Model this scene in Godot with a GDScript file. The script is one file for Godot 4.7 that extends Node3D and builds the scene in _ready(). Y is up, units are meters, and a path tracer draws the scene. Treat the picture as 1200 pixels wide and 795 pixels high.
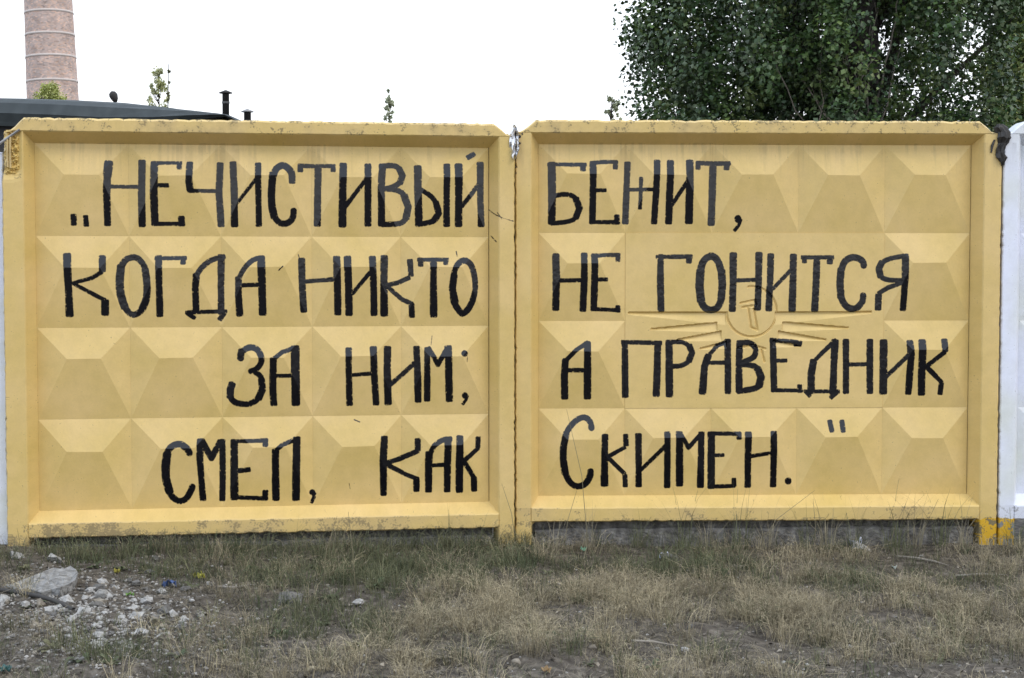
extends Node3D

# ---------------------------------------------------------------- constants
const EYE := Vector3(0, 1.72, 9.5)
const FPX := 1800.0            # focal length in photograph pixels (1200 x 795)
const PITCH := 2.592
const PW := 3.02               # fence panel width
const V_TOP := 2.62
const V_RAIL := 2.537          # lower front edge of the top rail
const V_FT := 2.477            # field top
const V_FB := 0.277            # field bottom
const V_BR := 0.215            # upper front edge of the bottom rail
const V_BB := 0.125            # underside of the bottom rail
const U_ST := 0.10             # stile front width
const U_FL := 0.148            # field left
const U_FR := 2.868            # field right
const W_FD := -0.10            # field depth
const BOSS := 0.048            # boss height
const TEX_H := 2.75            # height covered by the panel texture
const TX := 1536
const TY := 1400

var cam_basis: Basis
var taken := {}
var soil_noise := FastNoiseLite.new()
var soil_noise2 := FastNoiseLite.new()
var rng := RandomNumberGenerator.new()
var M := {}
var t_start := 0

# ---------------------------------------------------------------- small helpers
func numbered(called: String) -> String:
	if not taken.has(called):
		taken[called] = 0
		return called
	taken[called] += 1
	return "%s_%03d" % [called, taken[called]]

func tag(o: Node, label: String, category: String, group := "") -> void:
	o.set_meta("label", label)
	o.set_meta("category", category)
	if group != "":
		o.set_meta("group", group)

func thing(called: String, label: String, category: String, at := Vector3.ZERO, turn := 0.0, group := "") -> Node3D:
	var o := Node3D.new()
	o.name = numbered(called)
	add_child(o)
	o.position = at
	o.rotation.y = turn
	tag(o, label, category, group)
	return o

func put(called: String, mesh: Mesh, mat: Material, parent: Node = null) -> MeshInstance3D:
	var o := MeshInstance3D.new()
	o.mesh = mesh
	o.material_override = mat
	if parent == null:
		o.name = numbered(called)
		add_child(o)
	else:
		o.name = called
		parent.add_child(o, true)
	return o

func stage(s: String) -> void:
	print(s, " ", Time.get_ticks_msec() - t_start, " ms")

func lin(r: float, g: float, b: float) -> Color:
	return Color(r, g, b).linear_to_srgb()

func mat(c: Color, rough := 0.9, metal := 0.0) -> StandardMaterial3D:
	var m := StandardMaterial3D.new()
	m.albedo_color = c
	m.roughness = rough
	m.metallic = metal
	m.cull_mode = BaseMaterial3D.CULL_DISABLED
	return m

func noise(seed_: int, freq: float, oct := 3) -> FastNoiseLite:
	var n := FastNoiseLite.new()
	n.seed = seed_
	n.frequency = freq
	n.fractal_octaves = oct
	n.noise_type = FastNoiseLite.TYPE_SIMPLEX_SMOOTH
	return n

func ntex(seed_: int, freq: float, ramp: Array, size := 512, oct := 5) -> NoiseTexture2D:
	var t := NoiseTexture2D.new()
	t.width = size
	t.height = size
	t.seamless = true
	t.noise = noise(seed_, freq, oct)
	if ramp.size() > 0:
		var g := Gradient.new()
		var offs := PackedFloat32Array()
		var cols := PackedColorArray()
		for e in ramp:
			offs.append(e[0])
			cols.append(e[1])
		g.offsets = offs
		g.colors = cols
		t.color_ramp = g
	return t

func nnorm(seed_: int, freq: float, bump: float, size := 512, oct := 5) -> NoiseTexture2D:
	var t := NoiseTexture2D.new()
	t.width = size
	t.height = size
	t.seamless = true
	t.as_normal_map = true
	t.bump_strength = bump
	t.noise = noise(seed_, freq, oct)
	return t

func triplanar(m: StandardMaterial3D, per_metre: float) -> StandardMaterial3D:
	m.uv1_triplanar = true
	m.uv1_world_triplanar = true
	m.uv1_scale = Vector3.ONE * per_metre
	return m

# pixel of the photograph -> direction in the world
func ray(px: float, py: float) -> Vector3:
	return (cam_basis * Vector3((px - 600.0) / FPX, -(py - 397.5) / FPX, -1.0)).normalized()

func at_z(px: float, py: float, z: float) -> Vector3:
	var d := ray(px, py)
	return EYE + d * ((z - EYE.z) / d.z)

func ground_y(x: float, z: float) -> float:
	var near := clampf((z + 0.6) / 0.6, 0.0, 1.0) * clampf((14.0 - z) / 4.0, 0.0, 1.0)
	var b := lerpf(0.075, -0.02, clampf((x + 3.2) / 4.4, 0.0, 1.0))
	var bumps := soil_noise.get_noise_2d(x, z) * 0.055 + soil_noise2.get_noise_2d(x, z) * 0.018
	var calm := clampf(absf(z - 0.1) / 0.8, 0.35, 1.0)
	return (b + bumps * calm) * near

func on_ground(px: float, py: float) -> Vector3:
	var d := ray(px, py)
	var p := Vector3.ZERO
	var y := 0.0
	for i in 6:
		p = EYE + d * ((y - EYE.y) / d.y)
		y = ground_y(p.x, p.z)
	return p

# one tube along points, radii per point
func add_tube(st: SurfaceTool, pts: Array, radii: Array, sides := 8, cap := true) -> void:
	var rings := []
	for i in pts.size():
		var a: Vector3 = pts[maxi(i - 1, 0)]
		var b: Vector3 = pts[mini(i + 1, pts.size() - 1)]
		var d := (b - a).normalized()
		var up := Vector3.UP if absf(d.y) < 0.9 else Vector3.RIGHT
		var s := d.cross(up).normalized()
		var t := s.cross(d)
		var ring := PackedVector3Array()
		for k in sides:
			var an := TAU * k / sides
			ring.append(pts[i] + (s * cos(an) + t * sin(an)) * radii[i])
		rings.append(ring)
	for i in rings.size() - 1:
		for k in sides:
			var k2 := (k + 1) % sides
			quad(st, rings[i][k], rings[i + 1][k], rings[i + 1][k2], rings[i][k2])
	if cap:
		for e in [0, rings.size() - 1]:
			for k in range(1, sides - 1):
				tri(st, rings[e][0], rings[e][k], rings[e][k + 1])

func tri(st: SurfaceTool, a: Vector3, b: Vector3, c: Vector3) -> void:
	st.add_vertex(a)
	st.add_vertex(b)
	st.add_vertex(c)

func quad(st: SurfaceTool, a: Vector3, b: Vector3, c: Vector3, d: Vector3) -> void:
	tri(st, a, b, c)
	tri(st, a, c, d)

func begin(smooth := false) -> SurfaceTool:
	var st := SurfaceTool.new()
	st.begin(Mesh.PRIMITIVE_TRIANGLES)
	st.set_smooth_group(0 if smooth else -1)
	return st

func finish(st: SurfaceTool) -> ArrayMesh:
	st.generate_normals()
	return st.commit()

func add_box(st: SurfaceTool, lo: Vector3, hi: Vector3) -> void:
	var c := []
	for i in 8:
		c.append(Vector3(hi.x if i & 1 else lo.x, hi.y if i & 2 else lo.y, hi.z if i & 4 else lo.z))
	quad(st, c[4], c[6], c[7], c[5])
	quad(st, c[1], c[3], c[2], c[0])
	quad(st, c[2], c[3], c[7], c[6])
	quad(st, c[0], c[4], c[5], c[1])
	quad(st, c[0], c[2], c[6], c[4])
	quad(st, c[5], c[7], c[3], c[1])

# ---------------------------------------------------------------- fence panel
func puv(u: float, v: float) -> Vector2:
	return Vector2(u / PW, 1.0 - v / TEX_H)

func pv(st: SurfaceTool, p: Vector3) -> void:
	st.set_uv(puv(p.x, p.y))
	st.add_vertex(p)

func pquad(st: SurfaceTool, a: Vector3, b: Vector3, c: Vector3, d: Vector3) -> void:
	pv(st, a); pv(st, b); pv(st, c)
	pv(st, a); pv(st, c); pv(st, d)

func loft(st: SurfaceTool, rings: Array) -> void:
	var n: int = rings[0].size()
	for i in rings.size() - 1:
		for k in n:
			var k2 := (k + 1) % n
			pquad(st, rings[i][k], rings[i][k2], rings[i + 1][k2], rings[i + 1][k])
	for e in [0, rings.size() - 1]:
		for k in range(1, n - 1):
			pv(st, rings[e][0]); pv(st, rings[e][k]); pv(st, rings[e][k + 1])

func cell_w() -> float: return (U_FR - U_FL) / 5.0
func cell_h() -> float: return (V_FT - V_FB) / 4.0

# depth of the panel's face at (u, v)
func relief(u: float, v: float, emblem: bool) -> float:
	if u < U_FL or u > U_FR or v < V_FB or v > V_FT:
		return 0.0
	var fs := (u - U_FL) / cell_w()
	var ft := (V_FT - v) / cell_h()
	var c := int(fs)
	var r := int(ft)
	if emblem and c >= 1 and c <= 3 and r >= 1 and r <= 2:
		return W_FD + 0.003
	var s := fs - c
	var t := ft - r
	return W_FD + BOSS * minf(minf(t / 0.34, (1.0 - t) / 0.66), minf(s / 0.325, (1.0 - s) / 0.31))

# pixel -> (u, v) on the relief of a panel
func on_panel(inv: Transform3D, px: float, py: float, emblem: bool) -> Vector2:
	var o := inv * EYE
	var d := inv.basis * ray(px, py)
	var w := 0.0
	var p := Vector3.ZERO
	for i in 4:
		p = o + d * ((w - o.z) / d.z)
		w = relief(p.x, p.y, emblem)
	return Vector2(p.x, p.y)

func build_panel(label: String, at: Vector3, turn: float, m: Material, seed_: int, emblem: bool, broken: bool, grow0 := 0.0, grow1 := 0.0) -> Node3D:
	var root := thing("concrete_fence_panel", label, "fence panel", at, turn, "panels of the concrete fence")
	var nz := noise(seed_, 9.0, 3)
	var nf := noise(seed_ + 7, 40.0, 2)
	var foot_low := -0.12
	# top rail
	var st := begin()
	var rings := []
	var n := 120
	for i in n + 1:
		var u := lerpf(0.004, PW - 0.004, float(i) / n)
		var cut := clampf((0.128 - minf(u, PW - u)) / 0.085, 0.0, 1.0) * 0.085
		if broken and u < 0.5:
			cut = maxf(0.0, 0.105 - u) * 1.2 if u < 0.105 else 0.0
		var top := maxf(V_TOP - cut * 0.82 + minf(nz.get_noise_1d(u * 3.0) * 0.006, 0.002) + minf(nf.get_noise_1d(u * 2.0) * 0.009 + 0.001, 0.0), V_RAIL + 0.006)
		var jw := nz.get_noise_1d(u * 2.0 + 30.0) * 0.0025
		var jb := nf.get_noise_1d(u + 50.0) * 0.0015
		rings.append(PackedVector3Array([
			Vector3(u, top, -0.15), Vector3(u, top, -0.014 + jw), Vector3(u, top - 0.012, 0.002 + jw),
			Vector3(u, V_RAIL + 0.007 + jb, 0.002 + jw), Vector3(u, V_RAIL + jb - 0.001, -0.006),
			Vector3(u, V_FT, W_FD - 0.001), Vector3(u, V_FT - 0.01, -0.15)]))
	loft(st, rings)
	put("top_rail", finish(st), m, root)
	# bottom rail
	st = begin()
	rings = []
	for i in n + 1:
		var u := lerpf(U_ST + 0.001, PW - U_ST - 0.001, float(i) / n)
		var low := V_BB + nz.get_noise_1d(u * 2.0 + 80.0) * 0.004 + minf(nf.get_noise_1d(u * 3.0 + 11.0) * 0.012, 0.0) * -1.0
		var jb := nf.get_noise_1d(u + 90.0) * 0.0015
		rings.append(PackedVector3Array([
			Vector3(u, V_FB + 0.01, -0.15), Vector3(u, V_FB, W_FD - 0.001), Vector3(u, V_BR + jb + 0.002, -0.006),
			Vector3(u, V_BR - 0.006 + jb, 0.001), Vector3(u, low + 0.008, 0.001), Vector3(u, low, -0.010), Vector3(u, low, -0.15)]))
	loft(st, rings)
	put("bottom_rail", finish(st), m, root)
	# stiles, running down into feet
	for side in 2:
		st = begin()
		rings = []
		n = 130
		for i in n + 1:
			var v := lerpf(foot_low, V_RAIL + 0.004, float(i) / n)
			var chip := nz.get_noise_1d(v * 2.5 + side * 200.0)
			var chip2 := nf.get_noise_1d(v * 2.0 + side * 70.0)
			var edge := 0.0015 + chip * 0.0035 + maxf(0.0, chip2 - 0.15) * 0.010 - (grow1 if side else grow0)
			var inner := U_ST + nz.get_noise_1d(v + 60.0 + side * 9.0) * 0.0015
			var deep := U_FL if v > V_BB else U_ST + 0.012
			var wf := 0.0
			var wo := -0.008
			if broken and side == 0 and v > 2.25:
				var k := clampf((v - 2.25) / 0.08, 0.0, 1.0)
				wf = k * -0.03
				wo = k * -0.05 - 0.008
				edge += k * 0.006
			var r := PackedVector3Array([
				Vector3(edge, v, -0.15), Vector3(edge, v, wo), Vector3(edge + 0.006, v, wf),
				Vector3((edge + inner) * 0.5, v, wf * 1.2), Vector3(inner - 0.006, v, 0.0), Vector3(inner + 0.001, v, -0.006), Vector3(deep, v, W_FD - 0.001 if v > V_BB else -0.11), Vector3(deep + 0.004, v, -0.15)])
			if side == 1:
				for k in r.size():
					r[k].x = PW - r[k].x
			rings.append(r)
		loft(st, rings)
		put("stile", finish(st), m, root)
	# flat slab behind the bosses
	st = begin()
	var sl := W_FD - 0.028
	pquad(st, Vector3(U_FL - 0.02, V_FB - 0.02, sl), Vector3(U_FL - 0.02, V_FT + 0.02, sl), Vector3(U_FR + 0.02, V_FT + 0.02, sl), Vector3(U_FR + 0.02, V_FB - 0.02, sl))
	pquad(st, Vector3(U_FR + 0.02, V_FB - 0.02, -0.148), Vector3(U_FR + 0.02, V_FT + 0.02, -0.148), Vector3(U_FL - 0.02, V_FT + 0.02, -0.148), Vector3(U_FL - 0.02, V_FB - 0.02, -0.148))
	for e in [[Vector3(U_FL - 0.02, V_FB - 0.02, 0), Vector3(U_FL - 0.02, V_FT + 0.02, 0)], [Vector3(U_FL - 0.02, V_FT + 0.02, 0), Vector3(U_FR + 0.02, V_FT + 0.02, 0)], [Vector3(U_FR + 0.02, V_FT + 0.02, 0), Vector3(U_FR + 0.02, V_FB - 0.02, 0)], [Vector3(U_FR + 0.02, V_FB - 0.02, 0), Vector3(U_FL - 0.02, V_FB - 0.02, 0)]]:
		pquad(st, e[0] + Vector3(0, 0, sl), e[0] + Vector3(0, 0, -0.148), e[1] + Vector3(0, 0, -0.148), e[1] + Vector3(0, 0, sl))
	put("field_slab", finish(st), m, root)
	# faceted bosses
	var cw := cell_w()
	var ch := cell_h()
	var jr := RandomNumberGenerator.new()
	jr.seed = seed_
	for r in 4:
		for c in 5:
			if emblem and c >= 1 and c <= 3 and r >= 1 and r <= 2:
				continue
			var l := U_FL + c * cw
			var t := V_FT - r * ch
			var w0 := W_FD
			var w1 := W_FD + BOSS + jr.randf_range(-0.002, 0.002)
			var tl := Vector3(l + 0.0002, t - 0.0002, w0)
			var tr := Vector3(l + cw - 0.0002, t - 0.0002, w0)
			var bl := Vector3(l + 0.0002, t - ch + 0.0002, w0)
			var br := Vector3(l + cw - 0.0002, t - ch + 0.0002, w0)
			var r0 := Vector3(l + cw * (0.325 + jr.randf_range(-0.012, 0.012)), t - ch * (0.34 + jr.randf_range(-0.01, 0.01)), w1)
			var r1 := Vector3(l + cw * (0.69 + jr.randf_range(-0.012, 0.012)), r0.y + jr.randf_range(-0.004, 0.004), w1)
			st = begin()
			pquad(st, tl, tr, r1, r0)
			pquad(st, bl, r0, r1, br)
			pv(st, tl); pv(st, r0); pv(st, bl)
			pv(st, tr); pv(st, br); pv(st, r1)
			# thin skirt down to the slab
			for e in [[tl, tr], [tr, br], [br, bl], [bl, tl]]:
				pquad(st, e[0], e[0] - Vector3(0, 0, 0.004), e[1] - Vector3(0, 0, 0.004), e[1])
			put("faceted_boss", finish(st), m, root)
	return root

# ---------------------------------------------------------------- painted lettering: [width, x, y, x, y, ...] in photograph pixels
func strokes_a() -> Array:
	return [
		[7.5, 85.7,254, 86,261], [7.2, 100,255, 100.6,262.5],
		[9.2, 126,192, 124.5,220, 125.5,261], [11, 126.5,193, 125.5,203], [4.6, 128,218.5, 163,218.7], [8.6, 166,191.5, 165.4,225, 166.2,262],
		[9, 180.5,193, 179.7,225, 181,260.5], [4.6, 181,190.8, 211,190.8], [6.4, 209.5,192, 209.5,195.5], [4.6, 184,217, 195,217], [4.6, 181,262.3, 214,262.3], [7.4, 212.2,257, 212.5,261.5],
		[8.6, 221.8,193, 220.8,212, 222,220], [4.6, 222,223.5, 254,223.9], [8.4, 257.7,194, 256.2,226, 258.7,262],
		[8.8, 272.7,193, 274.2,226, 274.5,262], [4.8, 279,236, 301,208], [8, 302,194, 302.3,226, 303,262],
		[8, 342,211.5, 341,202, 334.5,195, 328.5,194.3, 321.5,201, 318.5,220, 318.5,239.5, 321.5,254, 328.5,261.5, 337.5,261, 343,254.5, 343.8,247], [9.5, 319.3,206, 318,220, 318,239.5, 320.6,252],
		[5, 351.5,194.3, 390,194.6], [6.8, 351.7,195, 351.7,198.5], [6, 390,195, 390,198.5], [8.8, 372.5,197, 372,225, 371.5,261.5],
		[9, 401.9,195, 401.3,226, 401,262], [5, 405,241, 428,211], [8.4, 430.8,195.5, 431,261.5],
		[8.6, 447.8,196, 446.5,220, 446.8,261], [6, 449,194.5, 458.5,194, 466,196.5, 471,206, 467.5,214.5, 458.5,219.5, 450,221.5], [7.6, 468,199, 471.5,206, 469,212.5], [6, 450,221.5, 463,222.5, 473,228, 477.8,242.5, 475.5,255.5, 467.5,262, 449.5,263], [8.6, 474,231, 478,242.5, 476,253],
		[9, 489.2,198, 489.5,224.5, 490.6,261], [5.6, 493,222.5, 505,230, 513,242.5, 513.6,251.5, 506.5,259.5, 492,262.5], [7.2, 511,239, 514,250, 510,256], [7.6, 523.4,195.5, 523.2,225, 523.3,262],
		[9, 537.2,196, 537.2,261.5], [5.5, 542,240.5, 560,217], [8.2, 562.5,194, 562.7,235, 563.6,262], [5, 549,184, 554,181.2],
		[9.8, 78.2,301, 79.7,334.5, 81,367], [5, 84,332, 107.5,325.8, 117.5,319.5], [8.4, 119.4,315, 119.5,303], [5.4, 86,332.5, 107.5,344, 121,351], [9.6, 122.6,355, 122.8,365.5],
		[7.4, 155.5,301.6, 146,305.5, 140.5,318, 140.2,337.5, 144,356, 151.5,367, 158.5,368.5, 166.5,362, 171,348, 171.6,330, 169.3,313.5, 162.5,304, 155.5,301.6], [9.6, 141.2,314, 139.8,330, 141,345, 145,358], [8.8, 170,318, 171.9,334, 171,350, 167,360],
		[8.6, 185.5,303, 186.2,337.5, 187,367.5], [4.8, 183,302.6, 216,302.4], [6, 214,303.5, 214,307],
		[5.6, 261,301, 247.5,304.8, 236,313.5, 230,323], [8.4, 229.5,324, 228.4,337.5, 229.5,363], [8, 258.9,302, 258.6,335, 258.9,365], [5, 219,366.3, 229.5,365.7, 263.5,365], [5, 219.3,367.3, 226.5,372], [6, 262,367.5, 258,373],
		[5.6, 306,302.2, 296,304.7, 285.5,315, 279.3,327], [8.4, 279,328, 279,345, 280.5,367], [9.2, 305.7,304, 306.7,336, 307.5,365.5], [5, 282,334.4, 302,333.7],
		[8.2, 353.2,306, 354,337.5, 355.6,362.5], [5, 357.5,330, 391,327.3], [8.6, 394.2,304, 395.2,336, 395.6,365.5],
		[8.8, 406.8,304, 408.3,336, 408.7,366], [4.6, 413.5,343, 433.5,319], [8, 436.2,304, 437.6,336, 438,366.5],
		[9, 450.1,303.5, 449.7,336, 450,366.5], [5.8, 453,334.5, 466.5,331, 478,326], [7.4, 481.3,321, 480.2,307], [5.4, 454,336, 471,351, 481,355.5], [7.4, 482,358.5, 482.4,369],
		[5, 491,304.4, 523.5,304.4], [7, 492.7,305, 492.7,309.5], [6, 522,305, 522,307.8], [8.6, 507.7,306.5, 507.7,336, 508,368],
		[7.4, 544.5,305.5, 537.5,308.3, 532.5,318, 530.3,336, 531.8,353.5, 539,365.6, 543.3,366.8, 550,360, 556,343.5, 556,325.5, 552,311, 544.5,305.5], [9, 531.6,325, 530,338, 532.5,352],
		[7.2, 282,420, 281.8,413.5, 291,407.5, 300,409, 305.5,417.2, 305.5,425.5, 300,432.5, 294,435], [6.8, 297,435, 305.5,442, 307.2,454, 303.3,466, 291.7,473.5, 277,472.3, 270,466, 269,457, 271.3,450.5], [8.8, 306.2,447, 307.2,456, 303.5,465], [8.6, 269.3,463, 269.4,457, 271,452], [8, 281.8,418, 282.5,412.5],
		[5, 345,407.8, 330,413, 320.5,420.5], [8.6, 319.8,423, 319.3,452.5, 320.4,472], [10.6, 345.6,410, 345.8,437.5, 346.4,471], [4.6, 323,440.5, 341,440.3],
		[8.2, 408.2,411, 408.4,436, 409.2,472], [5, 412,439.5, 434,438], [8.4, 437.2,410, 438.2,436, 440.3,471.5],
		[9, 454,410, 453.4,436, 454.6,470.5], [5.4, 457,451, 471,439, 486,425], [8.2, 487.8,409, 489,437.5, 489.6,468],
		[7.3, 500.2,410, 500.5,436, 500.2,467], [6, 502.5,409, 513,427, 523,410], [9, 525,409, 525.7,436, 526.4,467],
		[7.6, 544,414.2, 544.4,414.4], [7.4, 544.6,463.2, 544.8,464.2], [4.2, 547,465, 546,468.5, 542.8,472.8],
		[8, 221.5,531, 219,526.5, 211.5,521, 204,521.7, 197.5,527, 194,538.3, 194.2,560, 199,579, 208.3,587, 216.7,585.2, 222.8,576.5, 225,570.5], [10.4, 195,535, 193.6,548, 194.4,562, 197.5,574],
		[8.4, 234.4,518, 233.8,537, 237.3,583.5], [7.4, 237,518.5, 247.5,537, 257,519], [7.2, 260.3,518, 260.6,550, 260.1,584],
		[9.2, 274.2,519, 274.2,582], [5, 273,517.2, 311.5,516.2], [6.4, 310.6,517.5, 310.6,520.5], [6, 281,551.5, 290.5,550.5], [4.8, 273.5,582.8, 310,584.4], [6.8, 310.6,577.5, 310.4,583.5],
		[5, 348,514.2, 331,521.2, 323,527.8], [8.8, 322.5,530, 322.3,550, 323,583], [9, 347.4,516, 346.8,548, 346.6,583],
		[6.8, 365.6,576.8, 366,577.6], [4, 368,579, 367.5,583, 365.2,588],
		[8.4, 450.2,515, 448.9,541, 449.2,577.5], [5.4, 452,543, 467.5,538, 488,529.3], [7.2, 489.5,525.5, 489.3,517], [5.2, 453,544.5, 475,556, 488,561], [8, 487.7,564, 487.8,573],
		[5.8, 527,514.6, 518.5,515.8, 508.8,522.5, 503.5,533], [8.8, 502.6,533, 502,550, 502,573.5], [8.4, 524.9,516.5, 524.2,541, 523.8,573.5], [4.6, 506,545.6, 521,544.7],
		[8.8, 538.8,514.5, 538.3,541, 538,573.5], [5.2, 543,540.5, 559,526.3], [6.4, 560,522, 560.1,514.5], [5.2, 544,541, 554.5,559], [7, 555.2,562, 555.5,573],
		# hairline cracks and scratches
		[1.4, 575,245, 581,251, 588,255, 601,259], [1.2, 583,249, 588,257], [1.1, 577,276, 582,283], [1.0, 534.5,295, 535.4,300], [1.0, 506,394, 505,404], [0.9, 547.6,416, 547.3,424], [1.0, 415,492, 421,494.5], [0.9, 409,567, 410,573], [0.8, 326,317, 331,312], [0.9, 349,298, 351,304]]

func strokes_b() -> Array:
	return [
		[9.4, 646.4,194, 646.7,225.3, 646.4,259], [4.6, 643.5,192.6, 685,193], [6.8, 683,194, 683,197.5], [5.6, 650,229.3, 660,227.8, 668,228.5, 675,233, 678.6,244, 675,254.8, 665.3,259.6, 647.6,261.6], [8.2, 675.5,235, 678.8,244, 675.5,253],
		[8.3, 694.8,193, 694.8,225, 694,259], [4.8, 693.5,191, 705,189.8, 721.5,189.8], [6.4, 721.2,191, 721,195.3], [4.6, 699,223, 708.5,223], [4.8, 693.6,260.2, 723.5,260.4], [6.2, 722.9,254.5, 723.2,259.8],
		[8.2, 735,193, 733.9,225.3, 732.6,259], [4.8, 737.5,222.3, 766,222], [5, 751.2,209.5, 750.6,230, 750,243], [8, 770,191, 769,220.3, 766.6,259],
		[8.8, 785.6,191.5, 785,220.3, 783.5,259], [5, 787.3,240, 804.5,214], [9.2, 808.3,191.5, 808.2,220.3, 807.2,258],
		[5, 818,190.9, 853.5,191.6], [6, 818,192, 817.9,195.7], [6.4, 852,193, 851.6,196.2], [8.8, 835.2,193, 834.4,228, 833.3,260.4],
		[8.6, 864.6,256, 864.9,257], [4.2, 867.7,258.5, 866,263.5, 861.5,269.3],
		[8.8, 651.2,301, 651.8,327, 651.2,360], [4.8, 655,328.8, 682,328.4], [8, 684.5,300, 684.5,327, 683,361.5],
		[8.2, 696.8,300.8, 696.8,327, 695.6,361], [5, 695,300.5, 706,299, 724.5,298.8], [6, 724,300, 724,304], [4.8, 700,327.6, 710,327.4], [5, 695.8,362.2, 724.5,363.7], [5.6, 723.9,360.5, 724,363.5],
		[8, 774,301.5, 773.8,330, 774.5,361.5], [5, 770.5,301, 809,300.7], [6.4, 807.6,302, 807.3,305.3],
		[8.2, 833.5,300.4, 825,305, 820.6,318, 819.8,336, 821.4,352, 826.5,361, 833.5,363.2, 840.5,360.5, 845,351, 846.4,334.5, 845,318, 840.5,305, 833.5,300.4], [9.6, 820.6,320, 819.6,336, 821.3,350], [9, 845.6,320, 846.6,334, 845.2,348],
		[8.5, 859.3,300, 859.2,330, 858.2,361.5], [5, 863,328.6, 886,328], [8.5, 889.3,299.5, 889,330, 888,360],
		[8.5, 903.2,300.8, 902.5,330, 900.9,361], [5, 906.5,337.5, 925,318.5], [8.7, 929.8,301.5, 929.2,330, 928.3,361.5],
		[5, 941,301.6, 975,301.6], [5.8, 942.7,303, 942.7,305.6], [7.4, 972.7,303, 972.5,306.2], [8.3, 957.3,303, 956.2,336, 954.8,361.5],
		[8, 1012.4,311, 1010.5,305.8, 1003.5,302, 995,302.8, 988.5,309, 985,324, 984.6,340.5, 987.8,353.5, 995,361, 1003.5,361.2, 1010.5,353.5, 1011.6,346.5], [9, 985.5,318, 984.3,332, 985.4,346],
		[8.5, 1061.2,301, 1060.9,327, 1058.3,360.8], [5.8, 1060,300, 1044,302.8, 1034,307.8, 1030,315, 1032.5,324.5, 1042.5,328.3, 1058,328.6], [8.4, 1032.5,309.5, 1030,315, 1031.6,322], [5.6, 1056.7,331.5, 1042,336.5, 1031,343], [8.5, 1029.6,348, 1029.1,360],
		[5, 687.5,402, 675,410.4, 664.5,421], [8.4, 662.4,424, 661.2,440, 661.6,464.2], [8.7, 688.2,404, 688.4,433, 688.3,464], [5, 665,433.8, 685,433.8],
		[8.2, 732,402.5, 732.2,432.5, 732.6,462.5], [5.4, 730,401, 773,402], [8.3, 770.6,403.5, 770.1,432.5, 769,461],
		[8.8, 784,402.5, 784.4,461.5], [5.4, 788,400.8, 800,401.3, 807.3,405.8, 810.8,413, 807.3,423, 798.5,428.4, 788,429.3], [7.8, 808.5,407, 811,413.5, 808,421],
		[5, 852.5,400.2, 841,405, 830.8,416], [8.8, 829.3,419, 825.6,429.5, 823.4,458], [8, 852.6,401, 853,431, 853,458], [5, 829.5,425.2, 850,425],
		[8.3, 866.7,402.5, 866,431, 866,456.5], [6.4, 866,402.2, 877.5,401.6, 885,407.5, 883.6,418, 871,424.5], [6.4, 869,427, 884,429.2, 891,437, 891.6,447.5, 885.5,455, 866,458.4], [8.6, 888.5,434, 892,442, 890,450],
		[8, 905.8,400.5, 906.5,431, 907.2,456], [5.4, 904.5,398.6, 927.5,400.4, 937.5,401.8], [3.4, 932,404.6, 937.8,404.6], [4.8, 909,422.8, 920.5,422.6], [4.8, 906.5,457.4, 939,457.8], [6, 937.2,453.2, 937.3,457.5],
		[5.5, 978.5,400, 966,411, 955.3,422], [9.6, 953,425, 950.8,437, 950.4,457.5], [9, 978.4,402, 977.1,428.7, 976.3,458.5], [4.8, 944,458.8, 982,458.6], [5, 944.8,459.6, 948.3,463.3], [5.4, 981,460, 974.6,465.3],
		[8, 991.4,401, 991.4,428.7, 991.4,458], [5, 995,427.3, 1016,427], [8.2, 1019.4,401, 1019.3,430, 1019.4,458],
		[9.8, 1035.3,402, 1034.8,458], [5, 1039,441, 1065.5,415.5], [8, 1066.5,402.5, 1068,415.7, 1064.6,459],
		[8.8, 1080.8,402, 1080.3,437, 1079.9,459.5], [5, 1085,430, 1106,413.6], [6.6, 1107.8,409, 1106.9,400.5], [5.4, 1086,430, 1102.6,447], [6.8, 1103,450.5, 1102,459.8],
		[7.2, 693,501.5, 691.5,494.5, 685,489.2, 676.5,492, 667.5,500.8, 661.8,514, 660.4,535, 662.3,554, 669,566.5, 677.5,570.2, 686,566.8, 691,559, 691.9,552.5], [8.6, 663,510, 660.2,525, 660,538, 661.8,552],
		[8, 709,512.5, 708.5,535, 708.3,566], [9.2, 708.3,560, 708.3,566], [5, 712,535.6, 731,525], [6.8, 733.5,520, 733,511.5], [5.2, 713,537, 731,554.3], [6.8, 732.2,558.5, 732.5,568],
		[8.4, 748,511.5, 748.3,567.5], [5.2, 752,550, 779,523.5], [7.8, 782,509.5, 781.7,568.5],
		[8.8, 796,509.5, 796.3,566], [5.4, 798.5,510.5, 807,524.6, 820.5,509.5], [7.8, 821.9,509.5, 820.7,568],
		[9.4, 833.3,510, 833.3,568.5], [4.8, 831.5,508.3, 866,508.2], [5.8, 866,509.2, 866.2,512.4], [5, 837,533.8, 846.5,533.4], [4.8, 833,570.2, 859.5,569.6], [5.8, 860.1,562.8, 860.3,567.6],
		[8.4, 877,510, 876.5,534.5, 876.2,568], [4.8, 880,534.8, 904,531], [8, 907,509, 906,567.5],
		[8.2, 923.6,563.5, 923.8,564], [5.5, 972.6,495, 974.5,504], [5.5, 986.6,495, 988,504]]

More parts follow.
